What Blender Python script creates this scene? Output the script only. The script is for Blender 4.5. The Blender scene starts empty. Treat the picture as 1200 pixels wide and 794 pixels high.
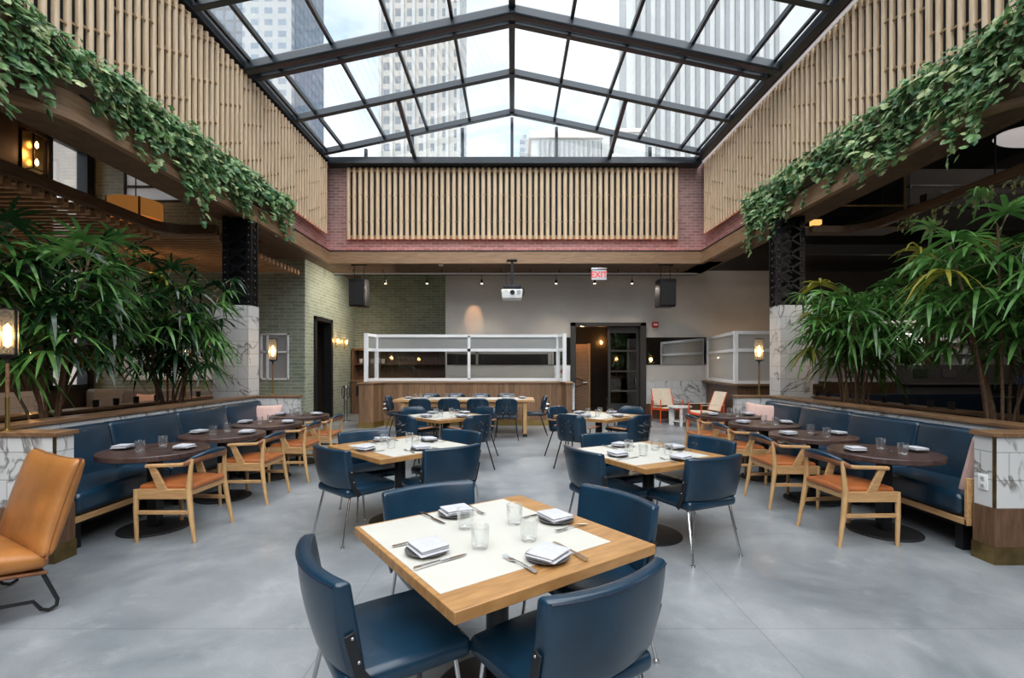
import bpy, math, random
from mathutils import Vector, Matrix
random.seed(7)
PI = math.pi
scene = bpy.context.scene
COL = scene.collection
R = math.radians

# ------------------------------------------------------------------ mesh builder
class MB:
    def __init__(s):
        s.v = []; s.f = []; s.m = []; s.M = None; s.mi = 0
    def add(s, vs, fs):
        o = len(s.v)
        if s.M is not None:
            s.v += [tuple(s.M @ Vector(p)) for p in vs]
        else:
            s.v += [tuple(p) for p in vs]
        s.f += [tuple(i + o for i in f) for f in fs]
        s.m += [s.mi] * len(fs)
        return s
    def box(s, x0, x1, y0, y1, z0, z1):
        return s.add([(x0,y0,z0),(x1,y0,z0),(x1,y1,z0),(x0,y1,z0),(x0,y0,z1),(x1,y0,z1),(x1,y1,z1),(x0,y1,z1)],
              [(0,3,2,1),(4,5,6,7),(0,1,5,4),(1,2,6,5),(2,3,7,6),(3,0,4,7)])
    def bar(s, p, q, w, h, up=(0,0,1)):
        p = Vector(p); q = Vector(q); d = (q-p).normalized(); up = Vector(up)
        if abs(d.dot(up)) > .97: up = Vector((0,1,0))
        a = d.cross(up).normalized()*w/2; b = a.cross(d).normalized()*h/2
        vs = [p-a-b,p+a-b,p+a+b,p-a+b,q-a-b,q+a-b,q+a+b,q-a+b]
        return s.add(vs, [(0,3,2,1),(4,5,6,7),(0,1,5,4),(1,2,6,5),(2,3,7,6),(3,0,4,7)])
    def loft(s, secs, closed=False, caps=True):
        n = len(secs[0]); vs = [p for c in secs for p in c]; fs = []
        L = len(secs)
        for i in range(L if closed else L-1):
            a = i*n; b = ((i+1) % L)*n
            for k in range(n):
                k2 = (k+1) % n
                fs.append((a+k, a+k2, b+k2, b+k))
        if caps and not closed:
            fs.append(tuple(range(n-1,-1,-1))); fs.append(tuple((L-1)*n+k for k in range(n)))
        return s.add(vs, fs)
    def tube(s, pts, r, seg=8, closed=False):
        pts = [Vector(p) for p in pts]; n = len(pts); secs = []
        rs = r if isinstance(r, (list, tuple)) else [r]*n
        up = None
        for i, p in enumerate(pts):
            if closed: t = (pts[(i+1) % n]-pts[i-1])
            else: t = pts[min(i+1,n-1)]-pts[max(i-1,0)]
            t.normalize()
            if up is None:
                up = Vector((0,0,1)) if abs(t.z) < .9 else Vector((1,0,0))
            a = t.cross(up)
            if a.length < 1e-5: a = t.cross(Vector((1,0.3,0)))
            a.normalize(); b = a.cross(t).normalized(); up = b
            secs.append([p+(a*math.cos(2*PI*k/seg)+b*math.sin(2*PI*k/seg))*rs[i] for k in range(seg)])
        return s.loft(secs, closed)
    def lathe(s, prof, seg=24, c=(0,0,0), caps=True, mod=None):
        secs = []
        for (r, z) in prof:
            ring = []
            for k in range(seg):
                a = 2*PI*k/seg; rr = r*(mod(a, z) if mod else 1)
                ring.append((c[0]+rr*math.cos(a), c[1]+rr*math.sin(a), c[2]+z))
            secs.append(ring)
        return s.loft(secs, False, caps)
    def cyl(s, c, r, z0, z1, seg=16):
        return s.lathe([(r,z0),(r,z1)], seg, c)
    def rbox(s, size, r, n=(3,3,3), deform=None, c=(0,0,0), rim=2):
        h = [a/2 for a in size]; r = min(r, min(h)*.999)
        offs = [math.tan(R(45*(k+1)/rim)) for k in range(rim)]
        ax = []
        for i in range(3):
            inn = h[i]-r; m = max(2, n[i])
            mid = [-inn+2*inn*k/(m-1) for k in range(m)]
            ax.append([-inn-r*o for o in reversed(offs)]+mid+[inn+r*o for o in offs])
        vs = []; fs = []; key = {}
        def vid(p):
            k = (round(p[0],6), round(p[1],6), round(p[2],6))
            if k not in key:
                q = [max(-(h[i]-r), min(h[i]-r, p[i])) for i in range(3)]
                d = Vector([p[i]-q[i] for i in range(3)])
                if d.length > 1e-9: d = d.normalized()*r
                x = (q[0]+d[0], q[1]+d[1], q[2]+d[2])
                if deform: x = deform(*x)
                key[k] = len(vs); vs.append((x[0]+c[0], x[1]+c[1], x[2]+c[2]))
            return key[k]
        for a in range(3):
            b, d = (a+1) % 3, (a+2) % 3
            for sg in (-1, 1):
                for i in range(len(ax[b])-1):
                    for j in range(len(ax[d])-1):
                        q = []
                        for (ii, jj) in ((i,j),(i+1,j),(i+1,j+1),(i,j+1)):
                            p = [0,0,0]; p[a] = sg*h[a]; p[b] = ax[b][ii]; p[d] = ax[d][jj]; q.append(vid(p))
                        fs.append(tuple(q if sg > 0 else reversed(q)))
        return s.add(vs, fs)
    def prism(s, poly, z0, z1):
        n = len(poly)
        vs = [(x,y,z0) for x,y in poly]+[(x,y,z1) for x,y in poly]
        fs = [tuple(range(n-1,-1,-1)), tuple(range(n,2*n))]+[(k,(k+1)%n,n+(k+1)%n,n+k) for k in range(n)]
        return s.add(vs, fs)
    def build(s, name, mat, parent=None, smooth=False, bevel=0, seg=2, loc=None):
        me = bpy.data.meshes.new(name); me.from_pydata(s.v, [], s.f)
        mats = mat if isinstance(mat, (list, tuple)) else [mat]
        for m in mats: me.materials.append(m)
        if len(mats) > 1: me.polygons.foreach_set('material_index', s.m)
        me.update()
        o = bpy.data.objects.new(name, me); COL.objects.link(o)
        if smooth:
            me.shade_smooth(); me.set_sharp_from_angle(angle=R(smooth if smooth is not True else 42))
        if bevel:
            b = o.modifiers.new('edge', 'BEVEL'); b.width = bevel; b.segments = seg; b.limit_method = 'ANGLE'; b.angle_limit = R(35)
            me.shade_smooth(); me.set_sharp_from_angle(angle=R(42))
        if parent: o.parent = parent
        if loc: o.location = loc
        return o

def tag(o, label=None, cat=None, group=None, kind=None):
    if label: o['label'] = label
    if cat: o['category'] = cat
    if group: o['group'] = group
    if kind: o['kind'] = kind
    return o
def thing(name, label, cat, loc=(0,0,0), rz=0, group=None, kind=None):
    o = bpy.data.objects.new(name, None); COL.objects.link(o); o.empty_display_size = .1
    o.location = loc; o.rotation_euler = (0,0,rz)
    return tag(o, label, cat, group, kind)
KIDS = {}
def kids(o):
    return [c for c in COL.objects if c.parent == o]
def copy_tree(o, loc, rz, label, group=None):
    if o.name not in KIDS:
        KIDS[o.name] = [(c, kids(c)) for c in kids(o)]
    r = o.copy(); COL.objects.link(r); r.location = loc; r.rotation_euler = (0,0,rz); r['label'] = label
    if group: r['group'] = group
    for c, gs in KIDS[o.name]:
        d = c.copy(); COL.objects.link(d); d.parent = r
        for g in gs:
            e = g.copy(); COL.objects.link(e); e.parent = d
    return r
USED = set()
def place(proto, loc, rz, label, group=None):
    if proto.name not in USED:
        USED.add(proto.name); proto.location = loc; proto.rotation_euler = (0,0,rz); proto['label'] = label
        if group: proto['group'] = group
        return proto
    return copy_tree(proto, loc, rz, label, group)
def struct(o):
    o['kind'] = 'structure'; return o

# ------------------------------------------------------------------ materials
def newmat(name):
    m = bpy.data.materials.new(name); m.use_nodes = True
    nt = m.node_tree; b = nt.nodes['Principled BSDF']
    return m, nt, b
def nd(nt, t, **kw):
    n = nt.nodes.new(t)
    for k, v in kw.items(): setattr(n, k, v)
    return n
def pbr(name, col, rough=.5, metal=0, var=0, vscale=8, bump=0, bscale=200, coat=0, spec=.5, stretch=None, col2=None, detail=4, rvar=0):
    m, nt, b = newmat(name)
    b.inputs['Base Color'].default_value = (*col, 1); b.inputs['Roughness'].default_value = rough
    b.inputs['Metallic'].default_value = metal; b.inputs['Coat Weight'].default_value = coat
    b.inputs['Specular IOR Level'].default_value = spec
    tc = nd(nt, 'ShaderNodeTexCoord'); mp = nd(nt, 'ShaderNodeMapping')
    nt.links.new(tc.outputs['Object'], mp.inputs['Vector'])
    if stretch: mp.inputs['Scale'].default_value = stretch
    if var or col2 or rvar:
        no = nd(nt, 'ShaderNodeTexNoise'); no.inputs['Scale'].default_value = vscale; no.inputs['Detail'].default_value = detail
        nt.links.new(mp.outputs[0], no.inputs['Vector'])
        rp = nd(nt, 'ShaderNodeValToRGB'); rp.color_ramp.elements[0].position = .3; rp.color_ramp.elements[1].position = .7
        c2 = col2 or tuple(min(1, c*(1+var)) for c in col); c1 = col if col2 else tuple(c*(1-var) for c in col)
        rp.color_ramp.elements[0].color = (*c1, 1); rp.color_ramp.elements[1].color = (*c2, 1)
        nt.links.new(no.outputs['Fac'], rp.inputs['Fac'])
        if var or col2: nt.links.new(rp.outputs[0], b.inputs['Base Color'])
        if rvar:
            mr = nd(nt, 'ShaderNodeMapRange'); mr.inputs[3].default_value = rough-rvar; mr.inputs[4].default_value = rough+rvar
            nt.links.new(no.outputs['Fac'], mr.inputs[0]); nt.links.new(mr.outputs[0], b.inputs['Roughness'])
    if bump:
        n2 = nd(nt, 'ShaderNodeTexNoise'); n2.inputs['Scale'].default_value = bscale; n2.inputs['Detail'].default_value = 3
        nt.links.new(mp.outputs[0], n2.inputs['Vector'])
        bp = nd(nt, 'ShaderNodeBump'); bp.inputs['Strength'].default_value = bump; bp.inputs['Distance'].default_value = .01
        nt.links.new(n2.outputs['Fac'], bp.inputs['Height']); nt.links.new(bp.outputs[0], b.inputs['Normal'])
    return m
def wood(name, c1, c2, rough=.45, stretch=(1,12,12), scale=3, planks=0):
    m, nt, b = newmat(name); b.inputs['Roughness'].default_value = rough
    tc = nd(nt, 'ShaderNodeTexCoord'); mp = nd(nt, 'ShaderNodeMapping'); mp.inputs['Scale'].default_value = stretch
    nt.links.new(tc.outputs['Object'], mp.inputs[0])
    no = nd(nt, 'ShaderNodeTexNoise'); no.inputs['Scale'].default_value = scale; no.inputs['Detail'].default_value = 6; no.inputs['Distortion'].default_value = .6
    nt.links.new(mp.outputs[0], no.inputs[0])
    rp = nd(nt, 'ShaderNodeValToRGB'); rp.color_ramp.elements[0].position = .32; rp.color_ramp.elements[1].position = .68
    rp.color_ramp.elements[0].color = (*c1,1); rp.color_ramp.elements[1].color = (*c2,1)
    nt.links.new(no.outputs['Fac'], rp.inputs[0]); out = rp.outputs[0]
    if planks:
        sx = nd(nt, 'ShaderNodeSeparateXYZ'); nt.links.new(tc.outputs['Object'], sx.inputs[0])
        ad = nd(nt, 'ShaderNodeMath', operation='ADD'); nt.links.new(sx.outputs[0], ad.inputs[0]); nt.links.new(sx.outputs[1], ad.inputs[1])
        mu = nd(nt, 'ShaderNodeMath', operation='MULTIPLY'); nt.links.new(ad.outputs[0], mu.inputs[0]); mu.inputs[1].default_value = 1/planks
        fl = nd(nt, 'ShaderNodeMath', operation='FLOOR'); nt.links.new(mu.outputs[0], fl.inputs[0])
        wn = nd(nt, 'ShaderNodeTexWhiteNoise', noise_dimensions='1D'); nt.links.new(fl.outputs[0], wn.inputs['W'])
        fr = nd(nt, 'ShaderNodeMath', operation='FRACT'); nt.links.new(mu.outputs[0], fr.inputs[0])
        gt = nd(nt, 'ShaderNodeMath', operation='GREATER_THAN'); nt.links.new(fr.outputs[0], gt.inputs[0]); gt.inputs[1].default_value = .03
        mr = nd(nt, 'ShaderNodeMapRange'); nt.links.new(wn.outputs['Value'], mr.inputs[0]); mr.inputs[3].default_value = .72; mr.inputs[4].default_value = 1.2
        m2 = nd(nt, 'ShaderNodeMath', operation='MULTIPLY'); nt.links.new(mr.outputs[0], m2.inputs[0]); nt.links.new(gt.outputs[0], m2.inputs[1])
        hs = nd(nt, 'ShaderNodeHueSaturation'); nt.links.new(out, hs.inputs['Color']); nt.links.new(m2.outputs[0], hs.inputs['Value'])
        out = hs.outputs[0]
    nt.links.new(out, b.inputs['Base Color'])
    return m
def brickmat(name, c1, c2, mortar, bw, rh, ms, rough=.7, offset=.5, veins=None, bump=.3, flat=False, squash=1, vscale=1.3, metal=0):
    m, nt, b = newmat(name); b.inputs['Roughness'].default_value = rough; b.inputs['Metallic'].default_value = metal
    tc = nd(nt, 'ShaderNodeTexCoord'); sx = nd(nt, 'ShaderNodeSeparateXYZ'); nt.links.new(tc.outputs['Object'], sx.inputs[0])
    ad = nd(nt, 'ShaderNodeMath', operation='ADD'); nt.links.new(sx.outputs[0], ad.inputs[0]); nt.links.new(sx.outputs[1], ad.inputs[1])
    cb = nd(nt, 'ShaderNodeCombineXYZ')
    nt.links.new(sx.outputs[0] if flat else ad.outputs[0], cb.inputs[0]); nt.links.new(sx.outputs[1] if flat else sx.outputs[2], cb.inputs[1])
    br = nd(nt, 'ShaderNodeTexBrick'); br.offset = offset; br.squash = squash
    for k, c in (('Color1',c1),('Color2',c2),('Mortar',mortar)): br.inputs[k].default_value = (*c,1)
    br.inputs['Scale'].default_value = 1; br.inputs['Brick Width'].default_value = bw; br.inputs['Row Height'].default_value = rh
    br.inputs['Mortar Size'].default_value = ms; br.inputs['Mortar Smooth'].default_value = .1
    nt.links.new(cb.outputs[0], br.inputs['Vector']); out = br.outputs['Color']
    if veins:
        no = nd(nt, 'ShaderNodeTexNoise'); no.inputs['Scale'].default_value = vscale; no.inputs['Detail'].default_value = 7; no.inputs['Distortion'].default_value = 1.2
        nt.links.new(tc.outputs['Object'], no.inputs[0])
        # thin ridge where the noise crosses one half
        s1 = nd(nt, 'ShaderNodeMath', operation='SUBTRACT'); nt.links.new(no.outputs['Fac'], s1.inputs[0]); s1.inputs[1].default_value = .5
        a1 = nd(nt, 'ShaderNodeMath', operation='ABSOLUTE'); nt.links.new(s1.outputs[0], a1.inputs[0])
        mr = nd(nt, 'ShaderNodeMapRange'); nt.links.new(a1.outputs[0], mr.inputs[0]); mr.inputs[1].default_value = 0; mr.inputs[2].default_value = .026; mr.inputs[3].default_value = .85; mr.inputs[4].default_value = 0
        n3 = nd(nt, 'ShaderNodeTexNoise'); n3.inputs['Scale'].default_value = vscale*1.6; nt.links.new(tc.outputs['Object'], n3.inputs[0])
        mr3 = nd(nt, 'ShaderNodeMapRange'); nt.links.new(n3.outputs['Fac'], mr3.inputs[0]); mr3.inputs[1].default_value = .40; mr3.inputs[2].default_value = .52
        mm = nd(nt, 'ShaderNodeMath', operation='MULTIPLY'); nt.links.new(mr.outputs[0], mm.inputs[0]); nt.links.new(mr3.outputs[0], mm.inputs[1])
        mx = nd(nt, 'ShaderNodeMix', data_type='RGBA'); nt.links.new(mm.outputs[0], mx.inputs[0]); nt.links.new(out, mx.inputs[6]); mx.inputs[7].default_value = (*veins,1)
        out = mx.outputs[2]
    else:
        no = nd(nt, 'ShaderNodeTexNoise'); no.inputs['Scale'].default_value = 6; no.inputs['Detail'].default_value = 3
        nt.links.new(tc.outputs['Object'], no.inputs[0])
        mr = nd(nt, 'ShaderNodeMapRange'); nt.links.new(no.outputs['Fac'], mr.inputs[0]); mr.inputs[3].default_value = .75; mr.inputs[4].default_value = 1.25
        hs = nd(nt, 'ShaderNodeHueSaturation'); nt.links.new(out, hs.inputs['Color']); nt.links.new(mr.outputs[0], hs.inputs['Value']); out = hs.outputs[0]
    nt.links.new(out, b.inputs['Base Color'])
    if bump:
        bp = nd(nt, 'ShaderNodeBump'); bp.inputs['Strength'].default_value = bump; bp.inputs['Distance'].default_value = .006; bp.invert = True
        nt.links.new(br.outputs['Fac'], bp.inputs['Height']); nt.links.new(bp.outputs[0], b.inputs['Normal'])
    return m
def thinglass(name, tint=(.92,.95,.95), refl=.06, edge=.5, white=0, rough=.02, dirt=0, dscale=30):
    m = bpy.data.materials.new(name); m.use_nodes = True; nt = m.node_tree; nt.nodes.clear()
    out = nd(nt, 'ShaderNodeOutputMaterial'); tr = nd(nt, 'ShaderNodeBsdfTransparent'); tr.inputs[0].default_value = (*tint,1)
    gl = nd(nt, 'ShaderNodeBsdfGlossy'); gl.inputs['Roughness'].default_value = rough; gl.inputs[0].default_value = (1,1,1,1)
    lw = nd(nt, 'ShaderNodeLayerWeight'); lw.inputs[0].default_value = .35
    mr = nd(nt, 'ShaderNodeMapRange'); nt.links.new(lw.outputs['Fresnel'], mr.inputs[0]); mr.inputs[3].default_value = refl; mr.inputs[4].default_value = edge
    mx = nd(nt, 'ShaderNodeMixShader'); nt.links.new(mr.outputs[0], mx.inputs[0]); nt.links.new(tr.outputs[0], mx.inputs[1]); nt.links.new(gl.outputs[0], mx.inputs[2])
    last = mx.outputs[0]
    if white or dirt:
        df = nd(nt, 'ShaderNodeBsdfTranslucent'); df.inputs[0].default_value = (.9,.9,.9,1)
        d2 = nd(nt, 'ShaderNodeBsdfDiffuse'); d2.inputs[0].default_value = (.9,.9,.9,1)
        ms = nd(nt, 'ShaderNodeMixShader'); ms.inputs[0].default_value = .5; nt.links.new(df.outputs[0], ms.inputs[1]); nt.links.new(d2.outputs[0], ms.inputs[2])
        m3 = nd(nt, 'ShaderNodeMixShader'); m3.inputs[0].default_value = white
        if dirt:
            tc = nd(nt, 'ShaderNodeTexCoord'); no = nd(nt, 'ShaderNodeTexNoise'); no.inputs['Scale'].default_value = dscale; no.inputs['Detail'].default_value = 5
            nt.links.new(tc.outputs['Object'], no.inputs[0])
            r2 = nd(nt, 'ShaderNodeMapRange'); nt.links.new(no.outputs['Fac'], r2.inputs[0]); r2.inputs[1].default_value = .35; r2.inputs[2].default_value = .75; r2.inputs[3].default_value = white; r2.inputs[4].default_value = white+dirt
            nt.links.new(r2.outputs[0], m3.inputs[0])
        nt.links.new(last, m3.inputs[1]); nt.links.new(ms.outputs[0], m3.inputs[2]); last = m3.outputs[0]
    nt.links.new(last, out.inputs[0])
    return m
def emit(name, col, s):
    m, nt, b = newmat(name); b.inputs['Base Color'].default_value = (*col,1)
    b.inputs['Emission Color'].default_value = (*col,1); b.inputs['Emission Strength'].default_value = s
    return m
def leafmat(name, c1, c2, rough=.35, vs=9, trans=.25):
    m, nt, b = newmat(name); b.inputs['Roughness'].default_value = rough
    tc = nd(nt, 'ShaderNodeTexCoord'); no = nd(nt, 'ShaderNodeTexNoise'); no.inputs['Scale'].default_value = vs; no.inputs['Detail'].default_value = 2
    nt.links.new(tc.outputs['Object'], no.inputs[0])
    rp = nd(nt, 'ShaderNodeValToRGB'); e = rp.color_ramp.elements; e[0].position = .35; e[1].position = .72; e[0].color = (*c1,1); e[1].color = (*c2,1)
    nt.links.new(no.outputs['Fac'], rp.inputs[0]); nt.links.new(rp.outputs[0], b.inputs['Base Color'])
    if trans:
        tl = nd(nt, 'ShaderNodeBsdfTranslucent'); nt.links.new(rp.outputs[0], tl.inputs[0])
        mx = nd(nt, 'ShaderNodeMixShader'); mx.inputs[0].default_value = trans
        nt.links.new(b.outputs[0], mx.inputs[1]); nt.links.new(tl.outputs[0], mx.inputs[2]); nt.links.new(mx.outputs[0], nt.nodes['Material Output'].inputs[0])
    return m

def floormat():
    m, nt, b = newmat('polished_concrete')
    tc = nd(nt, 'ShaderNodeTexCoord')
    n1 = nd(nt, 'ShaderNodeTexNoise'); n1.inputs['Scale'].default_value = 1.1; n1.inputs['Detail'].default_value = 9; n1.inputs['Roughness'].default_value = .65; n1.inputs['Distortion'].default_value = .4
    nt.links.new(tc.outputs['Object'], n1.inputs[0])
    rp = nd(nt, 'ShaderNodeValToRGB'); e = rp.color_ramp.elements; e[0].position = .32; e[1].position = .68
    e[0].color = (.135,.152,.167,1); e[1].color = (.29,.303,.312,1); nt.links.new(n1.outputs['Fac'], rp.inputs[0])
    n2 = nd(nt, 'ShaderNodeTexNoise'); n2.inputs['Scale'].default_value = 90; n2.inputs['Detail'].default_value = 3; nt.links.new(tc.outputs['Object'], n2.inputs[0])
    m1 = nd(nt, 'ShaderNodeMapRange'); nt.links.new(n2.outputs['Fac'], m1.inputs[0]); m1.inputs[3].default_value = .88; m1.inputs[4].default_value = 1.12
    br = nd(nt, 'ShaderNodeTexBrick'); br.offset = 0
    for k, c in (('Color1',(1,1,1)),('Color2',(.96,.96,.96)),('Mortar',(.72,.72,.72))): br.inputs[k].default_value = (*c,1)
    br.inputs['Scale'].default_value = 1; br.inputs['Brick Width'].default_value = 2.4; br.inputs['Row Height'].default_value = 1.55; br.inputs['Mortar Size'].default_value = .004
    mp = nd(nt, 'ShaderNodeMapping'); mp.inputs['Location'].default_value = (1.0,.35,0); nt.links.new(tc.outputs['Object'], mp.inputs[0]); nt.links.new(mp.outputs[0], br.inputs['Vector'])
    # chalky scuffs
    n3 = nd(nt, 'ShaderNodeTexNoise'); n3.inputs['Scale'].default_value = 2.6; n3.inputs['Detail'].default_value = 8; n3.inputs['Roughness'].default_value = .75; nt.links.new(tc.outputs['Object'], n3.inputs[0])
    r3 = nd(nt, 'ShaderNodeMapRange'); nt.links.new(n3.outputs['Fac'], r3.inputs[0]); r3.inputs[1].default_value = .55; r3.inputs[2].default_value = .75; r3.inputs[3].default_value = 0; r3.inputs[4].default_value = .45
    mx = nd(nt, 'ShaderNodeMix', data_type='RGBA'); nt.links.new(r3.outputs[0], mx.inputs[0]); nt.links.new(rp.outputs[0], mx.inputs[6]); mx.inputs[7].default_value = (.42,.43,.435,1)
    mu = nd(nt, 'ShaderNodeMix', data_type='RGBA', blend_type='MULTIPLY'); mu.inputs[0].default_value = 1; nt.links.new(mx.outputs[2], mu.inputs[6]); nt.links.new(br.outputs[0], mu.inputs[7])
    hs = nd(nt, 'ShaderNodeHueSaturation'); nt.links.new(mu.outputs[2], hs.inputs['Color']); nt.links.new(m1.outputs[0], hs.inputs['Value'])
    nt.links.new(hs.outputs[0], b.inputs['Base Color'])
    mr = nd(nt, 'ShaderNodeMapRange'); nt.links.new(n1.outputs['Fac'], mr.inputs[0]); mr.inputs[3].default_value = .22; mr.inputs[4].default_value = .42
    nt.links.new(mr.outputs[0], b.inputs['Roughness']); b.inputs['Specular IOR Level'].default_value = .5
    return m

M = {}
M['floor'] = floormat()
M['blue'] = pbr('blue_vinyl', (.0046,.0235,.046), .30, var=.25, vscale=5, bump=.05, bscale=350, coat=.15)
M['blue_dark'] = pbr('navy_upholstery', (.004,.014,.032), .42, var=.2, vscale=5, bump=.06, bscale=300)
M['tan'] = pbr('tan_leather', (.34,.135,.035), .38, var=.22, vscale=6, bump=.08, bscale=120)
M['saddle'] = pbr('saddle_leather', (.33,.10,.028), .36, var=.2, vscale=9, bump=.05, bscale=200)
M['brown'] = pbr('brown_leather', (.17,.065,.026), .42, var=.2, vscale=14, bump=.05, bscale=200)
M['oak'] = wood('oak', (.36,.195,.08), (.52,.31,.14), .42, (10,1.2,10), 4)
M['oak_v'] = wood('oak_turned', (.40,.23,.095), (.55,.34,.155), .4, (9,9,1.2), 5)
M['top_oak'] = wood('table_oak', (.25,.125,.042), (.40,.215,.08), .36, (2,16,6), 3)
M['mat'] = pbr('cream_inlay', (.475,.465,.415), .5, var=.03, vscale=5)
M['walnut'] = wood('walnut', (.075,.038,.02), (.155,.083,.045), .42, (9,9,1), 4)
M['walnut_h'] = wood('walnut_cap', (.12,.062,.03), (.24,.135,.07), .32, (10,1,10), 4)
M['darktop'] = wood('dark_table_top', (.032,.017,.014), (.075,.043,.036), .36, (3,20,3), 3)
M['counter'] = wood('counter_planks', (.19,.10,.05), (.30,.17,.09), .45, (14,14,1), 3, planks=.13)
M['beam'] = wood('beam_wood', (.24,.135,.07), (.36,.22,.125), .5, (1,1,14), 3)
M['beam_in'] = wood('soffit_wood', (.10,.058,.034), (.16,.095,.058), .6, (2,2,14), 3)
M['slat'] = wood('slat_wood', (.60,.425,.26), (.78,.59,.39), .40, (14,14,1), 2)
M['slat_end'] = wood('slat_rail_wood', (.30,.17,.07), (.42,.26,.12), .5, (5,5,5), 3)
M['canopy'] = wood('canopy_slat', (.40,.22,.11), (.56,.34,.18), .5, (1,14,14), 3)
M['canopy_rim'] = wood('canopy_rim', (.085,.045,.022), (.15,.08,.04), .45, (8,1,8), 3)
M['chrome'] = pbr('chrome', (.62,.62,.62), .22, 1)
M['steelw'] = pbr('flatware_steel', (.72,.72,.73), .16, 1)
M['black'] = pbr('black_steel', (.012,.012,.014), .4, .3)
M['blackmat'] = pbr('black_matt', (.010,.010,.011), .6)
M['brass'] = pbr('brass', (.52,.36,.13), .3, 1, var=.12, vscale=6)
M['oldbrass'] = pbr('antique_brass', (.27,.19,.08), .38, 1, var=.3, vscale=9)
M['roofsteel'] = pbr('skylight_steel', (.025,.032,.04), .32, .2)
M['white'] = pbr('white_paint', (.80,.80,.80), .4)
M['porc'] = pbr('dark_stoneware', (.07,.065,.065), .35)
M['napkin'] = pbr('linen', (.45,.45,.48), .85, var=.06, vscale=40, bump=.25, bscale=500)
M['pink'] = pbr('blush_cloth', (.62,.41,.355), .9, var=.08, vscale=12, bump=.2, bscale=220)
M['greycl'] = pbr('grey_cloth', (.20,.19,.19), .9, var=.1, vscale=12, bump=.2, bscale=220)
M['canvas'] = pbr('cream_canvas', (.68,.58,.46), .9, var=.06, vscale=20, bump=.2, bscale=260)
M['red'] = pbr('red_lacquer', (.72,.085,.02), .35)
M['marble'] = brickmat('marble_tile', (.56,.56,.555), (.63,.63,.62), (.34,.33,.32), .46, .21, .004, .25, .35, veins=(.10,.085,.07), bump=.12, vscale=1.9)
M['marble_s'] = brickmat('marble_slab', (.70,.69,.67), (.70,.69,.67), (.70,.69,.67), 9, 9, 0, .25, 0, veins=(.25,.23,.17), bump=0, vscale=4)
M['greenbrick'] = brickmat('green_brick', (.19,.22,.165), (.27,.30,.23), (.42,.44,.38), .30, .082, .006, .35, .5)
M['redbrick'] = brickmat('red_brick', (.27,.135,.118), (.39,.22,.195), (.40,.32,.30), .215, .072, .010, .75, .5)
M['plaster'] = pbr('grey_plaster', (.52,.485,.44), .75, var=.05, vscale=2.5)
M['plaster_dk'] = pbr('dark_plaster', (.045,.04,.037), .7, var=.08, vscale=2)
M['ceilwhite'] = pbr('pale_ceiling', (.5,.5,.48), .8)
M['darkwall'] = pbr('brown_black_wall', (.04,.026,.018), .55, var=.15, vscale=3)
M['mirror'] = pbr('mirror', (.55,.58,.6), .03, 1)
M['darksteel'] = pbr('door_steel', (.055,.05,.046), .45, .5)
M['glass'] = thinglass('clear_glass', (.94,.96,.96), .05, .5)
M['smoke'] = thinglass('smoked_glass', (.35,.36,.36), .10, .5)
M['tumbler'] = thinglass('cut_glass', (.985,.99,.99), .05, .42, white=.022)
M['lampglass'] = thinglass('ribbed_lamp_glass', (.95,.85,.65), .08, .5, white=.10)
M['roofglass'] = thinglass('roof_glass', (.88,.91,.93), .02, .16, white=.02, dirt=.07, dscale=7)
M['frost'] = thinglass('frosted_glass', (.45,.48,.48), .05, .3, white=.55)
M['reeded'] = thinglass('reeded_glass', (.5,.54,.54), .08, .35, white=.34, rough=.2)
M['winglass'] = thinglass('window_frost', (.3,.3,.3), .05, .3, white=.8)
M['bulb'] = emit('warm_bulb', (1,.60,.24), 7)
M['bulb2'] = emit('warm_downlight', (1,.75,.45), 9)
M['amber'] = emit('amber_shade', (.55,.22,.05), .28)
M['amber2'] = emit('amber_diffuser', (1,.52,.14), .9)
M['flame'] = emit('candle_glow', (1,.6,.3), 2.0)
M['led'] = emit('pink_led', (1,.42,.45), 9)
M['exit_red'] = emit('exit_letter', (.75,.02,.02), .5)
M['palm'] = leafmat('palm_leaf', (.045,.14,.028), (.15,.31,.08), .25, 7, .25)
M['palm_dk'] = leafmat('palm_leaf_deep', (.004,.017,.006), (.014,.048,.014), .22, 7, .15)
M['palm_y'] = leafmat('palm_leaf_yellowed', (.20,.20,.02), (.35,.30,.04), .4, 7, .3)
M['stem'] = pbr('palm_stem', (.10,.055,.028), .8, var=.4, vscale=30, bump=.5, bscale=60)
M['stem_g'] = pbr('palm_stem_green', (.11,.12,.04), .6, var=.4, vscale=18)
M['ivy'] = leafmat('ivy_leaf', (.11,.25,.08), (.34,.50,.22), .34, 16, .25)
M['ivy_v'] = leafmat('variegated_ivy_leaf', (.36,.48,.15), (.74,.78,.48), .4, 30, .25)
M['ivy_d'] = leafmat('deep_ivy_leaf', (.03,.11,.045), (.11,.25,.09), .35, 16, .2)
M['soil'] = pbr('soil', (.03,.02,.014), .95, bump=.6, bscale=40)
M['stoneb'] = brickmat('stone_tower', (.15,.17,.19), (.19,.21,.23), (.42,.40,.36), 3.4, 3.9, .85, .7, 0, bump=0)
M['glasstower'] = brickmat('glass_tower', (.085,.12,.16), (.12,.16,.2), (.055,.075,.095), 3.2, 3.6, .45, .3, 0, bump=0)
M['pale_tower'] = brickmat('pale_tower', (.17,.21,.25), (.21,.25,.29), (.36,.36,.35), 4.2, 3.6, .9, .6, 0, bump=0)
M['concrete'] = pbr('pale_concrete', (.42,.42,.40), .8, var=.08, vscale=.2)
M['fin_dark'] = pbr('dark_bay', (.17,.18,.18), .6)
M['limestone'] = pbr('limestone', (.52,.45,.40), .8, var=.08, vscale=2)
M['projector'] = pbr('projector_shell', (.75,.75,.74), .4)
M['alarm'] = pbr('alarm_red', (.5,.02,.02), .4)
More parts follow.
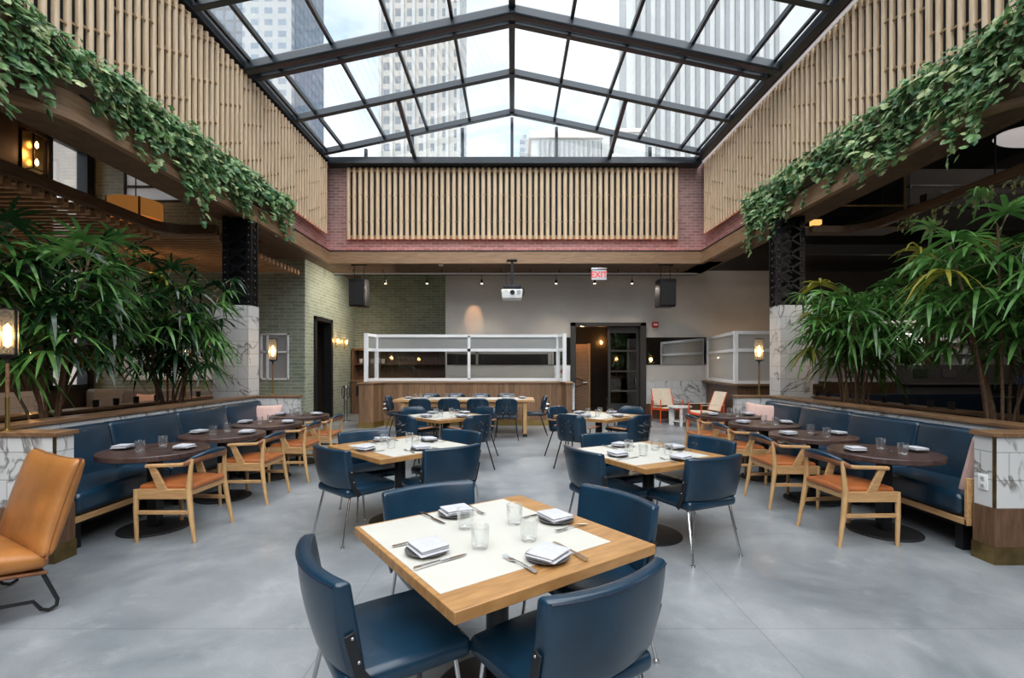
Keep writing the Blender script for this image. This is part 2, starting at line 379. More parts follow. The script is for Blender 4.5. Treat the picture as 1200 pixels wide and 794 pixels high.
M['yellow'] = pbr('yellow_sticker', (.75,.6,.1), .5)
M['greyfab'] = pbr('screen_grey', (.15,.14,.135), .7)
M['bottle_g'] = pbr('bottle_green', (.03,.08,.03), .1)
M['bottle_a'] = pbr('bottle_amber', (.25,.10,.02), .12)
M['bottle_c'] = pbr('bottle_clear', (.5,.52,.5), .08)
M['bluebox'] = pbr('blue_plastic', (.03,.12,.5), .4)
M['greenpad'] = pbr('moss_green_pad', (.06,.09,.045), .7)
# ================================================================== SETTING
def wall_mb(axis, a0, a1, u0, u1, z0, z1, holes=(), mb=None):
    mb = mb or MB()
    us = sorted({u0, u1, *[h[0] for h in holes], *[h[1] for h in holes]})
    zs = sorted({z0, z1, *[h[2] for h in holes], *[h[3] for h in holes]})
    us = [u for u in us if u0 <= u <= u1]; zs = [z for z in zs if z0 <= z <= z1]
    for i in range(len(us)-1):
        # merge vertical runs that are solid
        run = None
        for j in range(len(zs)-1):
            uc = (us[i]+us[i+1])/2; zc = (zs[j]+zs[j+1])/2
            hole = any(h[0] < uc < h[1] and h[2] < zc < h[3] for h in holes)
            if not hole: run = [run[0], zs[j+1]] if run else [zs[j], zs[j+1]]
            if (hole or j == len(zs)-2) and run:
                if axis == 'y': mb.box(us[i], us[i+1], a0, a1, run[0], run[1])
                else: mb.box(a0, a1, us[i], us[i+1], run[0], run[1])
                run = None
    return mb

ZB = 3.99          # underside of the beams
struct(MB().box(-12, 13, -4, 16, -.2, 0).build('floor', M['floor']))
struct(wall_mb('y', -4.2, -4, -10.2, 12.8, 0, 6.9, [(-4.3, 4.4, 3.4, 6.9)]).build('wall_front', M['darkwall']))  # unseen wall; upper opening added to bring fill light onto the rear
# ---- rear walls
wb = struct(wall_mb('y', 13.4, 13.6, -1.84, 7.4, 0, 4.1, [(1.70, 3.62, 0, 2.585)]).build('wall_back', M['plaster']))
struct(MB().box(-1.84, -1.7, 13.6, 15.3, 0, 4.1).build('wall_alcove_side', M['plaster']))
struct(MB().box(-5.0, -1.5, 15.3, 15.5, 0, 4.6).build('wall_alcove', M['greenbrick']))
struct(wall_mb('x', -5.1, -4.95, 11.57, 15.5, 0, 4.1, [(12.15, 13.2, 0, 2.64)]).build('wall_left_rear', M['greenbrick']))
W1 = (-6.02, -5.33, 1.13, 2.25); W2 = (-9.25, -7.10, 1.13, 1.97); W3 = (-9.28, -7.45, 5.38, 6.42)
struct(wall_mb('y', 11.57, 11.75, -10.2, -5.1, 0, 6.8, [W1, W2, W3]).build('wall_left_end', M['greenbrick']))
SW = (10.38, 11.4, .95, 6.55)
struct(wall_mb('x', -10.2, -10, -4, 11.57, 0, 6.8, [SW]).build('wall_left', M['darkwall']))
o = MB().box(-9.995, -9.96, -4, 10.30, 0, .95).build('wainscot', M['marble'])
struct(o); o.name = 'trim_1'
struct(MB().box(-10.2, -4.6, -4, 11.75, 6.75, 6.9).build('ceiling_left', M['darkwall']))
struct(MB().box(-5.05, -4.75, 11.4, 15.5, 4.1, 4.25).build('trim_2', M['beam_in']))
struct(MB().box(4.75, 13, -4, 14, 6.75, 6.9).build('ceiling_right', M['blackmat']))
struct(MB().box(12.6, 12.8, -4, 14, 0, 6.8).build('wall_right', M['plaster_dk']))
struct(MB().box(7.4, 12.8, 13.2, 13.4, 0, 6.8).build('wall_right_end', M['plaster_dk']))
struct(wall_mb('y', 13.4, 13.6, 4.9, 7.4, 4.1, 6.8).build('wall_back_upper', M['plaster_dk']))
struct(MB().box(-1.84, -1.80, 13.36, 13.4, 0, 4.0).build('trim_3', M['plaster']))
# service room behind the left doorway and the grey window
sr = thing('wall_service_room', None, None, kind='structure')
MB().box(-6.6, -6.5, 11.75, 13.6, 0, 3).build('side', M['darkwall'], sr)
MB().box(-6.6, -5.1, 13.5, 13.6, 0, 3).build('end', M['darkwall'], sr)
MB().box(-6.6, -5.1, 11.75, 13.6, 2.95, 3.05).build('lid', M['darkwall'], sr)
# corridor behind the sliding door
cr = thing('wall_corridor', None, None, kind='structure')
MB().box(1.2, 1.3, 13.6, 16.4, 0, 3).build('side', M['darkwall'], cr)
MB().box(4.2, 4.3, 13.6, 16.4, 0, 3).build('side', M['darkwall'], cr)
MB().box(1.2, 4.3, 16.3, 16.4, 0, 3).build('end', M['darkwall'], cr)
MB().box(1.2, 4.3, 13.6, 16.4, 2.95, 3.05).build('lid', M['blackmat'], cr)
MB().box(1.2, 4.3, 13.6, 16.4, -.02, .003).build('carpet_base', M['darkwall'], cr)
# ---- mirror band, marble and timber dado on the rear wall
struct(MB().box(-1.84, 1.62, 13.375, 13.4, 1.5, 2.25).box(3.70, 7.4, 13.375, 13.4, 1.5, 2.25).build('trim_4', M['mirror']))
struct(MB().box(-1.8, 1.62, 13.36, 13.4, .42, 1.05).box(3.70, 5.45, 13.36, 13.4, .42, 1.05).build('trim_5', M['marble']))
struct(MB().box(-1.8, 1.62, 13.35, 13.4, 0, .42).box(3.70, 5.6, 13.35, 13.4, 0, .42).build('baseboard_back', M['walnut']))
# ---- sliding door
d = thing('door_1', None, None, kind='structure')
MB().box(1.62, 1.76, 13.33, 13.62, 0, 2.66).box(3.54, 3.70, 13.33, 13.62, 0, 2.66).box(1.62, 3.70, 13.33, 13.62, 2.56, 2.66).build('frame', M['darksteel'], d, bevel=.006)
leaf = MB()
for z in (0.0, .74, 1.29, 1.86, 2.38): leaf.box(2.68, 3.54, 13.50, 13.55, z, z+(.10 if z in (0.0,) else .045) + (.14 if z > 2.3 else 0))
leaf.box(2.68, 2.75, 13.495, 13.555, 0, 2.56).box(3.47, 3.54, 13.495, 13.555, 0, 2.56)
lf = leaf.build('sliding_leaf', M['darksteel'], d, bevel=.004)
MB().box(2.74, 3.48, 13.52, 13.53, .1, 2.4).build('pane', M['smoke'], lf)
MB().box(3.42, 3.44, 13.42, 13.50, .95, 1.12).build('handle', M['chrome'], lf)
MB().box(2.9, 3.0, 13.60, 13.604, 2.0, 2.34).build('notice', M['white'], lf)
# timber door standing open in the corridor
d2 = thing('door_2', None, None, kind='structure')
MB().box(1.85, 2.32, 14.75, 14.80, 0, 2.12).build('leaf', M['beam'], d2, bevel=.004)
MB().box(2.32, 2.38, 14.7, 14.86, 0, 2.14).build('jamb', M['oak'], d2)
MB().tube([(2.28,14.74,.96),(2.28,14.68,.96),(2.16,14.68,.96)], .012, 8).build('handle', M['chrome'], d2, True)
MB().tube([(1.9,14.72,1.12),(2.25,14.72,.98)], .012, 6).tube([(1.9,14.72,.82),(2.25,14.72,.92)], .012, 6).build('push_bar', M['darksteel'], d2, True)
# ---- black framed doorway in the green wall
d3 = thing('door_3', None, None, kind='structure')
MB().box(-5.12, -4.90, 12.08, 12.18, 0, 2.72).box(-5.12, -4.90, 13.14, 13.26, 0, 2.72).box(-5.12, -4.90, 12.08, 13.26, 2.62, 2.72).build('frame', M['black'], d3, bevel=.005)
# ---- windows
def window(n, axis, a, u0, u1, z0, z1, glass, bars_u=(), bars_z=(), fm='white', w=.06, dep=.1):
    t = thing('window_%d' % n, None, None, kind='structure')
    f = MB()
    rects = [(u0,u0+w,z0,z1),(u1-w,u1,z0,z1),(u0,u1,z0,z0+w),(u0,u1,z1-w,z1)]
    rects += [(u-w/2,u+w/2,z0,z1) for u in bars_u]+[(u0,u1,z-w/2,z+w/2) for z in bars_z]
    for r in rects:
        if axis == 'y': f.box(r[0], r[1], a-dep/2, a+dep/2, r[2], r[3])
        else: f.box(a-dep/2, a+dep/2, r[0], r[1], r[2], r[3])
    f.build('frame', M[fm], t, bevel=.004)
    g = MB()
    if axis == 'y': g.box(u0+.02, u1-.02, a-.006, a+.006, z0+.02, z1-.02)
    else: g.box(a-.006, a+.006, u0+.02, u1-.02, z0+.02, z1-.02)
    g.build('pane', M[glass], t)
    return t
window(1, 'y', 11.6, *W2, 'winglass', bars_u=(-8.9, -7.45), bars_z=(1.82,), dep=.14)
window(2, 'y', 11.6, *W3, 'winglass', bars_z=(5.75,), fm='black', w=.05)
window(3, 'y', 11.6, *W1, 'frost', bars_u=(-5.85,), bars_z=(1.80,), fm='white', w=.045)
window(4, 'x', -10.05, *SW, 'glass', fm='black', w=.09, bars_z=(3.55,), dep=.25)

# ---- beams round the light well (sweep along an inner path)
def arc(cx, cy, r, a0, a1, n=8):
    return [(cx+r*math.cos(R(a0+(a1-a0)*k/n)), cy+r*math.sin(R(a0+(a1-a0)*k/n))) for k in range(n+1)]
def sweep2d(mb, path, off0, off1, z0, z1):
    n = len(path); secs = []
    for i, p in enumerate(path):
        a = Vector(path[max(i-1,0)]); b = Vector(path[min(i+1,n-1)]); p = Vector(p)
        if 0 < i < n-1:
            t1 = (p-a).normalized(); t2 = (b-p).normalized(); t = (t1+t2).normalized(); k = 1/max(.3, t.dot(t1))
        else: t = (b-a).normalized(); k = 1
        nrm = Vector((-t.y, t.x))*k
        q0 = p+nrm*off0; q1 = p+nrm*off1
        secs.append([(q0.x,q0.y,z0),(q1.x,q1.y,z0),(q1.x,q1.y,z1),(q0.x,q0.y,z1)])
    return mb.loft(secs)
YF = 11.8; XL = -4.45; XR = 4.62
path = [(-10, 4.45), (-5.0, 4.45)]+arc(-5.0, 5.0, .55, -90, 0)+[(XL, YF), (XR, YF), (XR, 5.0)]+arc(5.17, 5.0, .55, 180, 270)+[(12.5, 4.45)]
struct(sweep2d(MB(), path, 0, .10, ZB+.02, 4.26).build('beam_fascia', M['beam'], smooth=30))
struct(sweep2d(MB(), path, -.035, .06, ZB-.03, ZB+.075).build('trim_6', M['beam'], smooth=30, bevel=.008))
struct(sweep2d(MB(), path[10:14], -.012, .05, 4.262, 4.285).build('trim_7', M['blackmat']))
# ---- soffits
struct(MB().box(-5.1, XL-.05, 4.45, 10, ZB+.03, ZB+.2).box(-6.15, XL-.05, 10, 11.85, ZB+.03, ZB+.2).box(-5.1, 5.2, YF+.05, 13.5, ZB+.03, ZB+.2).box(XR+.05, 5.25, 4.45, 13.4, ZB+.03, ZB+.2).build('ceiling_soffit', M['beam_in']))
struct(MB().box(-5.1, -1.7, 13.5, 15.5, 4.35, 4.5).build('ceiling_alcove', M['ceilwhite']))
struct(MB().box(-5.1, -1.7, 13.42, 13.5, 4.02, 4.5).build('trim_8', M['ceilwhite']))
# ---- brick walls of the light well
struct(MB().box(-4.8, 4.95, 12.0, 12.2, 4.2, 6.5).build('wall_well_rear', M['redbrick']))
struct(MB().box(-4.85, -4.62, -4, 12.2, 4.2, 6.62).build('wall_well_left', M['redbrick']))
struct(MB().box(4.79, 5.02, -4, 12.2, 4.2, 6.62).build('wall_well_right', M['redbrick']))
struct(MB().box(4.66, 4.80, -4, 11.95, 6.40, 6.46).build('sky_gap_strip', M['white']))  # white strip standing in for the bright sky gap above the slats
struct(MB().box(-4.9, 5.1, 12.2, 15.6, 4.5, 4.7).build('ceiling_rear', M['ceilwhite']))
# LED strips laid on the ledge below the brick
ld = thing('led_strip', 'pink glowing light strip tucked behind the timber ledge under the rear brick wall', 'light strip', (0,0,4.215))
MB().box(-4.3,4.45,11.93,11.97,-.01,.01).build('strip', M['led'], ld)
MB().box(-4.60,-4.57,9.7,11.9,-.01,.01).build('strip', M['led'], ld)
MB().box(4.74,4.77,9.6,11.9,-.01,.01).build('strip', M['led'], ld)

# ---- skylight: steel, glass and the glazed gable
sky = thing('window_5', None, None, kind='structure')
EZ, RZ, EX = 6.50, 7.46, 4.5
def rz_(x): return RZ-(RZ-EZ)*abs(x)/EX
def rafter(y, w=.11, h=.13, dz=0):
    mb = MB()
    for s in (-1, 1):
        mb.bar((s*EX, y, EZ+dz), (0, y, RZ+dz), w, h)
    return mb
YG = 11.42
for y in (YG, 9.88, 8.42, 6.75, 5.15, 3.5, 1.9, .3, -1.3):
    rafter(y).build('rafter', M['roofsteel'], sky, bevel=.01)
rafter(8.10, .16, .17, -.05).build('rafter', M['roofsteel'], sky, bevel=.03, seg=3)
rafter(8.27, .10, .05, .08).build('rafter', M['chrome'], sky, bevel=.01)
for x in (-4, -3, -2, -1, 1, 2, 3, 4):
    MB().bar((x, -2, rz_(x)+.03), (x, YG, rz_(x)+.03), .055, .08).build('purlin', M['roofsteel'], sky)
MB().bar((0, -2, RZ+.02), (0, YG, RZ+.02), .11, .13).build('ridge_beam', M['roofsteel'], sky)
for s in (-1, 1):
    MB().bar((s*EX, -2, EZ-.01), (s*EX, YG+.5, EZ-.01), .14, .13).bar((s*(EX-.13), -2, EZ+.05), (s*(EX-.13), YG, EZ+.05), .05, .05).build('eave_rail', M['roofsteel'], sky, bevel=.008)
    MB().add([(s*EX,-2,EZ+.075),(0,-2,RZ+.075),(0,YG+.4,RZ+.075),(s*EX,YG+.4,EZ+.075)], [(0,1,2,3)]).build('roof_glazing', M['roofglass'], sky)
    MB().bar((s*2.35, 11.70, 6.50), (s*2.33, 9.9, 6.93), .085, .10).build('brace', M['roofsteel'], sky, bevel=.01)
    MB().bar((s*2.36, YG+.02, 6.5), (s*2.36, YG+.02, 6.95), .09, .06).build('gable_post', M['roofsteel'], sky)
for x in (-3.55, -1.2, 0, 1.08, 3.35):
    MB().box(x-.035, x+.035, 11.72, 11.80, 6.45, rz_(x)+.03).build('gable_post', M['roofsteel'], sky)
MB().box(-4.6, 4.6, 11.68, 11.99, 6.36, 6.52).build('gable_sill', M['roofsteel'], sky, bevel=.01)
MB().add([(-EX,11.78,EZ),(EX,11.78,EZ),(0,11.78,RZ+.05)], [(0,1,2)]).build('gable_glazing', M['roofglass'], sky)

# ---- low walls behind the banquettes
def lowwall(side, xw, xe, yn):
    s = 1 if side == 'right' else -1
    t = thing('wall_low_'+side, None, None, kind='structure')
    def bx(mb, x0, x1, y0, y1, z0, z1):
        a, b = sorted((s*x0, s*x1)); return mb.box(a, b, y0, y1, z0, z1)
    bx(MB(), xw, xw+.18, yn+.16, 8.10, 0, .955).build('long_wall', M['marble'], t)
    bx(MB(), xe, xw+2.2, yn, yn+.16, .42, .955).build('near_end_tiles', M['marble'], t)
    bx(MB(), xe-.006, xw+2.2, yn-.006, yn+.166, .13, .42).build('near_end_timber', M['walnut'], t)
    bx(MB(), xe-.012, xw+2.2, yn-.012, yn+.172, 0, .13).build('near_end_brass', M['oldbrass'], t)
    bx(MB(), xe-.004, xe+.012, yn-.004, yn+.012, .42, .955).build('corner_bead', M['oldbrass'], t)
    bx(MB(), xe+.08, xw+.18, 7.95, 8.10, .42, .955).build('far_end_tiles', M['marble'], t)
    bx(MB(), xe+.08, xw+.18, 7.95, 8.10, 0, .42).build('far_end_timber', M['walnut'], t)
    bx(MB(), xe-.02, xw+2.2, yn-.02, yn+.185, .955, .99).build('near_cap', M['walnut_h'], t, bevel=.004)
    bx(MB(), xw-.02, xw+.24, yn+.185, 7.93, .955, .99).build('long_cap', M['walnut_h'], t, bevel=.004)
    bx(MB(), xe+.06, xw+.24, 7.93, 8.12, .955, .99).build('far_cap', M['walnut_h'], t, bevel=.004)
    # rail at the back of the planting trough
    bx(MB(), 5.25, 5.29, yn+.185, 9.1, .3, .92).build('rear_panel', M['darkwall'], t)
    bx(MB(), 5.22, 5.50, yn+.185, 9.1, .92, .955).build('rear_ledge', M['walnut_h'], t, bevel=.004)
    return t
lowwall('left', 4.22, 3.45, 3.65)
lowwall('right', 4.26, 3.62, 3.63)
for side, xw, s in (('left', 4.40, -1), ('right', 4.44, 1)):
    t = thing('planting_trough', 'long planting trough of dark soil between the banquette wall and the %s' % ('slatted canopy room' if s < 0 else 'dark bar room'), 'planter')
    a, b = sorted((s*(xw+.09), s*5.2))
    MB().box(a, b, 4.0, 7.85, .80, .86).build('soil', M['soil'], t)
    MB().box(a, a+.02, 4.0, 7.85, .0, .9).box(b-.02, b, 4.0, 7.85, 0, .9).box(a, b, 4.0, 4.02, 0, .9).box(a, b, 7.83, 7.85, 0, .9).build('box', M['blackmat'], t)
# ---- columns: marble pier below, riveted lattice steel above
for side, s, x0, x1 in (('left', -1, 4.42, 5.02), ('right', 1, 4.50, 5.05)):
    t = thing('column_'+side, None, None, kind='structure')
    a, b = sorted((s*x0, s*x1))
    MB().box(a, b, 8.12, 8.45, 0, 2.5).build('pier', M['marble'], t)
    st = MB(); c = (a+b)/2+s*(-.06)
    for sx in (-1, 1):
        for yy in (8.2, 8.4):
            st.box(c+sx*.2-.045, c+sx*.2+.045, yy-.012, yy+.012, 2.5, ZB+.05)
        st.box(c+sx*.2-.01, c+sx*.2+.01, 8.2, 8.4, 2.5, ZB+.05)
    st.box(c-.2, c+.2, 8.29, 8.31, 2.5, ZB+.05)
    st.build('channels', M['black'], t)
    la = MB()
    for k in range(6):
        z = 2.5+k*.25
        la.bar((c-.2, 8.185, z), (c+.2, 8.185, z+.25), .035, .012, (0,1,0)); la.bar((c+.2, 8.185, z), (c-.2, 8.185, z+.25), .035, .012, (0,1,0))
        zz = z+.12
        la.bar((c-s*.22, 8.2, z), (c-s*.22, 8.4, z+.25), .012, .04); la.bar((c-s*.22, 8.4, z), (c-s*.22, 8.2, z+.25), .012, .04)
    la.build('lacing', M['black'], t)
    rv = MB()
    for k in range(12):
        for sx in (-1, 1): rv.cyl((c+sx*.2, 0, 0), .016, 0, .01, 8) if False else rv.rbox((.034,.034,.034), .015, (2,2,2), c=(c+sx*.2, 8.183, 2.56+k*.125))
        rv.rbox((.034,.034,.034), .015, (2,2,2), c=(c-s*.248, 8.3, 2.56+k*.125))
    rv.build('rivets', M['darksteel'], t, True)

# ---- slat screens on the well walls
def slat_profile(h):  # one rounded batten standing on its long edge, local (depth a, width b)
    w, dp = h
    return [(0,-w),(dp*.55,-w),(dp*.82,-w*.72),(dp,-w*.25),(dp,w*.25),(dp*.82,w*.72),(dp*.55,w),(0,w)]
def screen(kind, label, n0, n1, step, plane, z0, z1):
    t = thing('slat_screen', label, 'wall screen', group=None)
    sl = MB(); pins = sl; rl = MB(); cnt = int((n1-n0)/step)
    for k in range(cnt+1):
        u = n0+k*step; pr = slat_profile((.043,.06) if kind == 'rear' else (.030,.050))
        if kind == 'rear': ring = [(u+b, plane-a) for a, b in pr]
        elif kind == 'left': ring = [(plane+a, u+b) for a, b in pr]
        else: ring = [(plane-a, u+b) for a, b in pr]
        sl.loft([[(x,y,z0) for x,y in ring], [(x,y,z1) for x,y in ring]])
        sl.mi = 1
        if kind != 'rear':
            sx = 1 if kind == 'left' else -1
            for q in range(3):
                z = z0+.25+((k*.37+q*.6) % 1.0)*.0+q*.6+((k % 5)*.06)
                pins.bar((plane+sx*.03, u, z), (plane+sx*.03, u+step, z), .012, .022)
        else:
            for q in range(2):
                z = z0+.42+q*.62+((k % 3)*.02); pins.bar((u, plane-.05, z), (u+step*.5, plane-.05, z), .012, .016)
        sl.mi = 0
    sl.build('slats', [M['slat'], M['slat_end']], t, smooth=35)
    bk = MB()
    if kind == 'rear': bk.box(n0, n1, plane+.035, plane+.05, z0+.12, z1-.12)
    elif kind == 'left': bk.box(plane-.07, plane-.06, n0, n1, z0+.12, z1-.12)
    else: bk.box(plane+.06, plane+.07, n0, n1, z0+.12, z1-.12)
    bk.build('backing', M['blackmat'], t)
    for z in (z0+.06, z1-.06):
        r = MB()
        if kind == 'rear': r.box(n0-.05, n1+.05, plane-.02, plane+.06, z-.035, z+.035)
        elif kind == 'left': r.box(plane-.06, plane+.02, n0-.05, n1+.05, z-.035, z+.035)
        else: r.box(plane-.02, plane+.06, n0-.05, n1+.05, z-.035, z+.035)
        r.build('rail', M['slat_end'], t)
    return t
screen('rear', 'pale timber slat screen across the brick wall above the bar counter', -4.02, 4.06, .144, 11.92, 4.58, 6.33)
screen('left', 'pale timber slat screen above the ivy on the slatted canopy side', 1.5, 11.75, .13, -4.50, 4.66, 6.37)
screen('right', 'pale timber slat screen above the ivy on the dark bar side', 1.5, 11.75, .13, 4.67, 4.66, 6.37)

# ---- slatted canopy of the left room
cp = thing('slatted_canopy', 'low timber slat ceiling with dark curved rim over the planted side room', 'canopy')
sl = MB(); y = -1.0
while y < 11.4:
    xe = -5.92 if y < 8.1 else -4.98
    if not 7.2 < y < 7.75 or True: sl.box(-9.95, xe, y, y+.055, 3.665, 3.69); sl.box(xe-.14, xe+.0, y-.01, y+.07, 3.60, 3.70)
    y += .168
sl.build('slats', M['canopy'], cp)
bm_ = MB()
for x in (-6.9, -8.4, -9.7): bm_.box(x-.05, x+.05, -1, 11.45, 3.70, 3.82)
bm_.build('cross_beams', M['walnut'], cp)
rim = [(-5.85, -1.0), (-5.85, 7.7)]+arc(-5.45, 7.75, .40, 180, 90, 8)+[(-4.98, 8.15)]
sweep2d(MB(), rim, 0, .09, 3.70, 3.86).build('rim', M['canopy_rim'], cp, smooth=30, bevel=.01)
# rods that hang the canopy
for y in (3.0, 6.5, 10.5):
    MB().tube([(-8.4, y, 3.8), (-8.4, y, 6.75)], .012, 6).build('hanger', M['black'], cp)
# ---- dark trellis rim of the right room
rr = thing('trellis_beam', 'slim dark timber beam carrying trailing ivy above the bar room palms', 'beam')
rim2 = [(5.95, -1.0), (5.95, 7.5)]+arc(5.45, 7.65, .50, 0, 90, 8)+[(5.0, 8.15)]
sweep2d(MB(), rim2, 0, .09, 3.70, 3.82).build('rim', M['canopy_rim'], rr, smooth=30, bevel=.01)
for y in (2.0, 6.0): MB().tube([(5.99, y, 3.8), (5.99, y, 6.75)], .012, 6).build('hanger', M['black'], rr)
bb = MB()
for y in (1.0, 4.0, 7.0, 10.0): bb.box(6.0, 12.6, y, y+.12, 3.78, 3.98)
bb.build('cross_beams', M['blackmat'], rr)
# ================================================================== CHAIRS
def vinyl_chair():
    t = thing('dining_chair', 'x', 'chair', group='blue vinyl chairs round the square tables')
    def sd(x, y, z):
        k = 1-.06*max(0, -y/.24); z += .012*(1-(x/.26)**2)*(1-(y/.24)**2) if z > 0 else 0
        y2 = y+(.018*(1-(x/.26)**2) if y > 0 else 0)
        return (x*k, y2, z)
    MB().rbox((.52,.48,.075), .03, (5,5,2), sd, (0,.0,.430)).build('seat', M['blue'], t, 60)
    H = .335
    def bd(x, y, z):
        tt = (z+H/2)/H; x *= .93+.07*tt
        y += .06*(x/.28)**2 - math.tan(R(11))*tt*H + (-.012*math.sin(PI*tt) if y < 0 else 0)
        return (x, y, z)
    bk = MB().rbox((.56,.055,H), .018, (9,2,6), bd, (0,-.235,.465+H/2)).build('backrest', M['blue'], t, 50)
    # welt along the upper edge
    MB().tube([bd(x/10*.265, -.027, H/2-.012) for x in range(-10, 11)], .004, 6).build('piping', M['blue_dark'], bk, True, loc=(0,-.235,.465+H/2))
    for s in (-1, 1):
        b = MB().bar((s*.262,-.13,.40), (s*.272,-.185,.48), .008, .038, (0,1,0)).bar((s*.272,-.183,.47), (s*.279,-.225,.63), .008, .036, (0,1,0)).build('back_bracket', M['black'], t, bevel=.002)
        MB().rbox((.006,.01,.01), .003, (2,2,2), c=(s*.283,-.215,.615)).rbox((.006,.01,.01), .003, (2,2,2), c=(s*.281,-.193,.53)).build('screw', M['chrome'], b, True)
        MB().tube([(s*.19,.10,.408),(s*.205,.17,.405),(s*.215,.19,.38),(s*.245,.235,.012)], .0095, 8).lathe([(.016,0),(.016,.012)], 10, (s*.246,.237,0)).build('leg', M['chrome'], t, True)
        MB().tube([(s*.19,-.10,.408),(s*.205,-.17,.405),(s*.215,-.195,.38),(s*.245,-.275,.012)], .0095, 8).lathe([(.016,0),(.016,.012)], 10, (s*.246,-.277,0)).build('leg', M['chrome'], t, True)
    MB().tube([(-.2,.1,.404),(.2,.1,.404)], .008, 6).tube([(-.2,-.1,.404),(.2,-.1,.404)], .008, 6).bar((-.2,-.15,.402),(-.2,.15,.402),.02,.012).bar((.2,-.15,.402),(.2,.15,.402),.02,.012).build('seat_frame', M['black'], t)
    return t
def bracket_chair(arms):
    t = thing('armchair' if arms else 'side_chair', 'x', 'chair', group='blue armchairs with wooden armrests' if arms else 'black legged chairs at the long table')
    def sd(x, y, z):
        return (x*(1-.10*max(0,-y/.22)), y, z+(.01*(1-(x/.24)**2) if z > 0 else 0))
    MB().rbox((.46,.44,.05), .024, (4,4,2), sd, (0,0,.452)).build('seat', M['blue'] if arms else M['blue_dark'], t, 60)
    W, H = (.47, .40) if arms else (.44, .33); zc = (.80 if arms else .83)-H/2
    # rounded back shell
    pts = []; r = .10
    for cx, cz, a0 in ((W/2-r,H/2-r,0),(-W/2+r,H/2-r,90),(-W/2+r*.7,-H/2+r*.7,180),(W/2-r*.7,-H/2+r*.7,270)):
        rr = r if cz > 0 else r*.7
        for k in range(7): pts.append((cx+rr*math.cos(R(a0+15*k)), cz+rr*math.sin(R(a0+15*k))))
    def sec(sc, y):
        return [(x*sc, y+.07*(x*sc/.23)**2-math.tan(R(9))*(z*sc+H/2), z*sc+zc) for x, z in pts]
    b = MB(); b.loft([sec(.55,-.262+.0),sec(.96,-.262),sec(1,-.248),sec(1,-.232),sec(.96,-.216),sec(.55,-.210)])
    b.build('backrest', M['blue'], t, 55)
    for s in (-1, 1):
        x = s*.065
        MB().tube([(x,.12,.415),(x,-.2,.415),(x,-.275,.43),(x,-.308,.50),(x*1.0,-.332,.66),(x*.75,-.342,.70),(x*.3,-.344,.715)] , .0085, 8).build('back_bracket', M['black'], t, True)
        for zz in (.56,.655):
            MB().tube([(x,-.343+.02*(.655-zz)*4,zz),(x,-.262,zz)], .010, 6).build('bolt', M['chrome'], t, True)
        MB().tube([(s*.16,.14,.425),(s*.19,.17,.41),(s*.225,.225,.0)], .0105, 8).build('leg', M['black'], t, True)
        MB().tube([(s*.16,-.10,.425),(s*.19,-.15,.41),(s*.24,-.29,.0)], .0105, 8).build('leg', M['black'], t, True)
        if arms:
            MB().tube([(s*.20,.10,.43),(s*.255,.10,.45),(s*.27,.06,.60)], .0085, 8).tube([(s*.20,-.12,.43),(s*.255,-.12,.45),(s*.27,-.15,.60)], .0085, 8).build('arm_support', M['black'], t, True)
            MB().rbox((.045,.34,.022), .009, (2,4,2), c=(s*.272,-.03,.61)).build('armrest', M['walnut_h'] if False else M['armwood'], t, 50)
    MB().tube([(-.17,.14,.421),(.17,.14,.421)], .009, 6).tube([(-.17,-.11,.421),(.17,-.11,.421)], .009, 6).build('seat_frame', M['black'], t, True)
    return t
M['armwood'] = wood('arm_wood', (.22,.09,.04), (.34,.16,.075), .4, (10,2,10), 3)
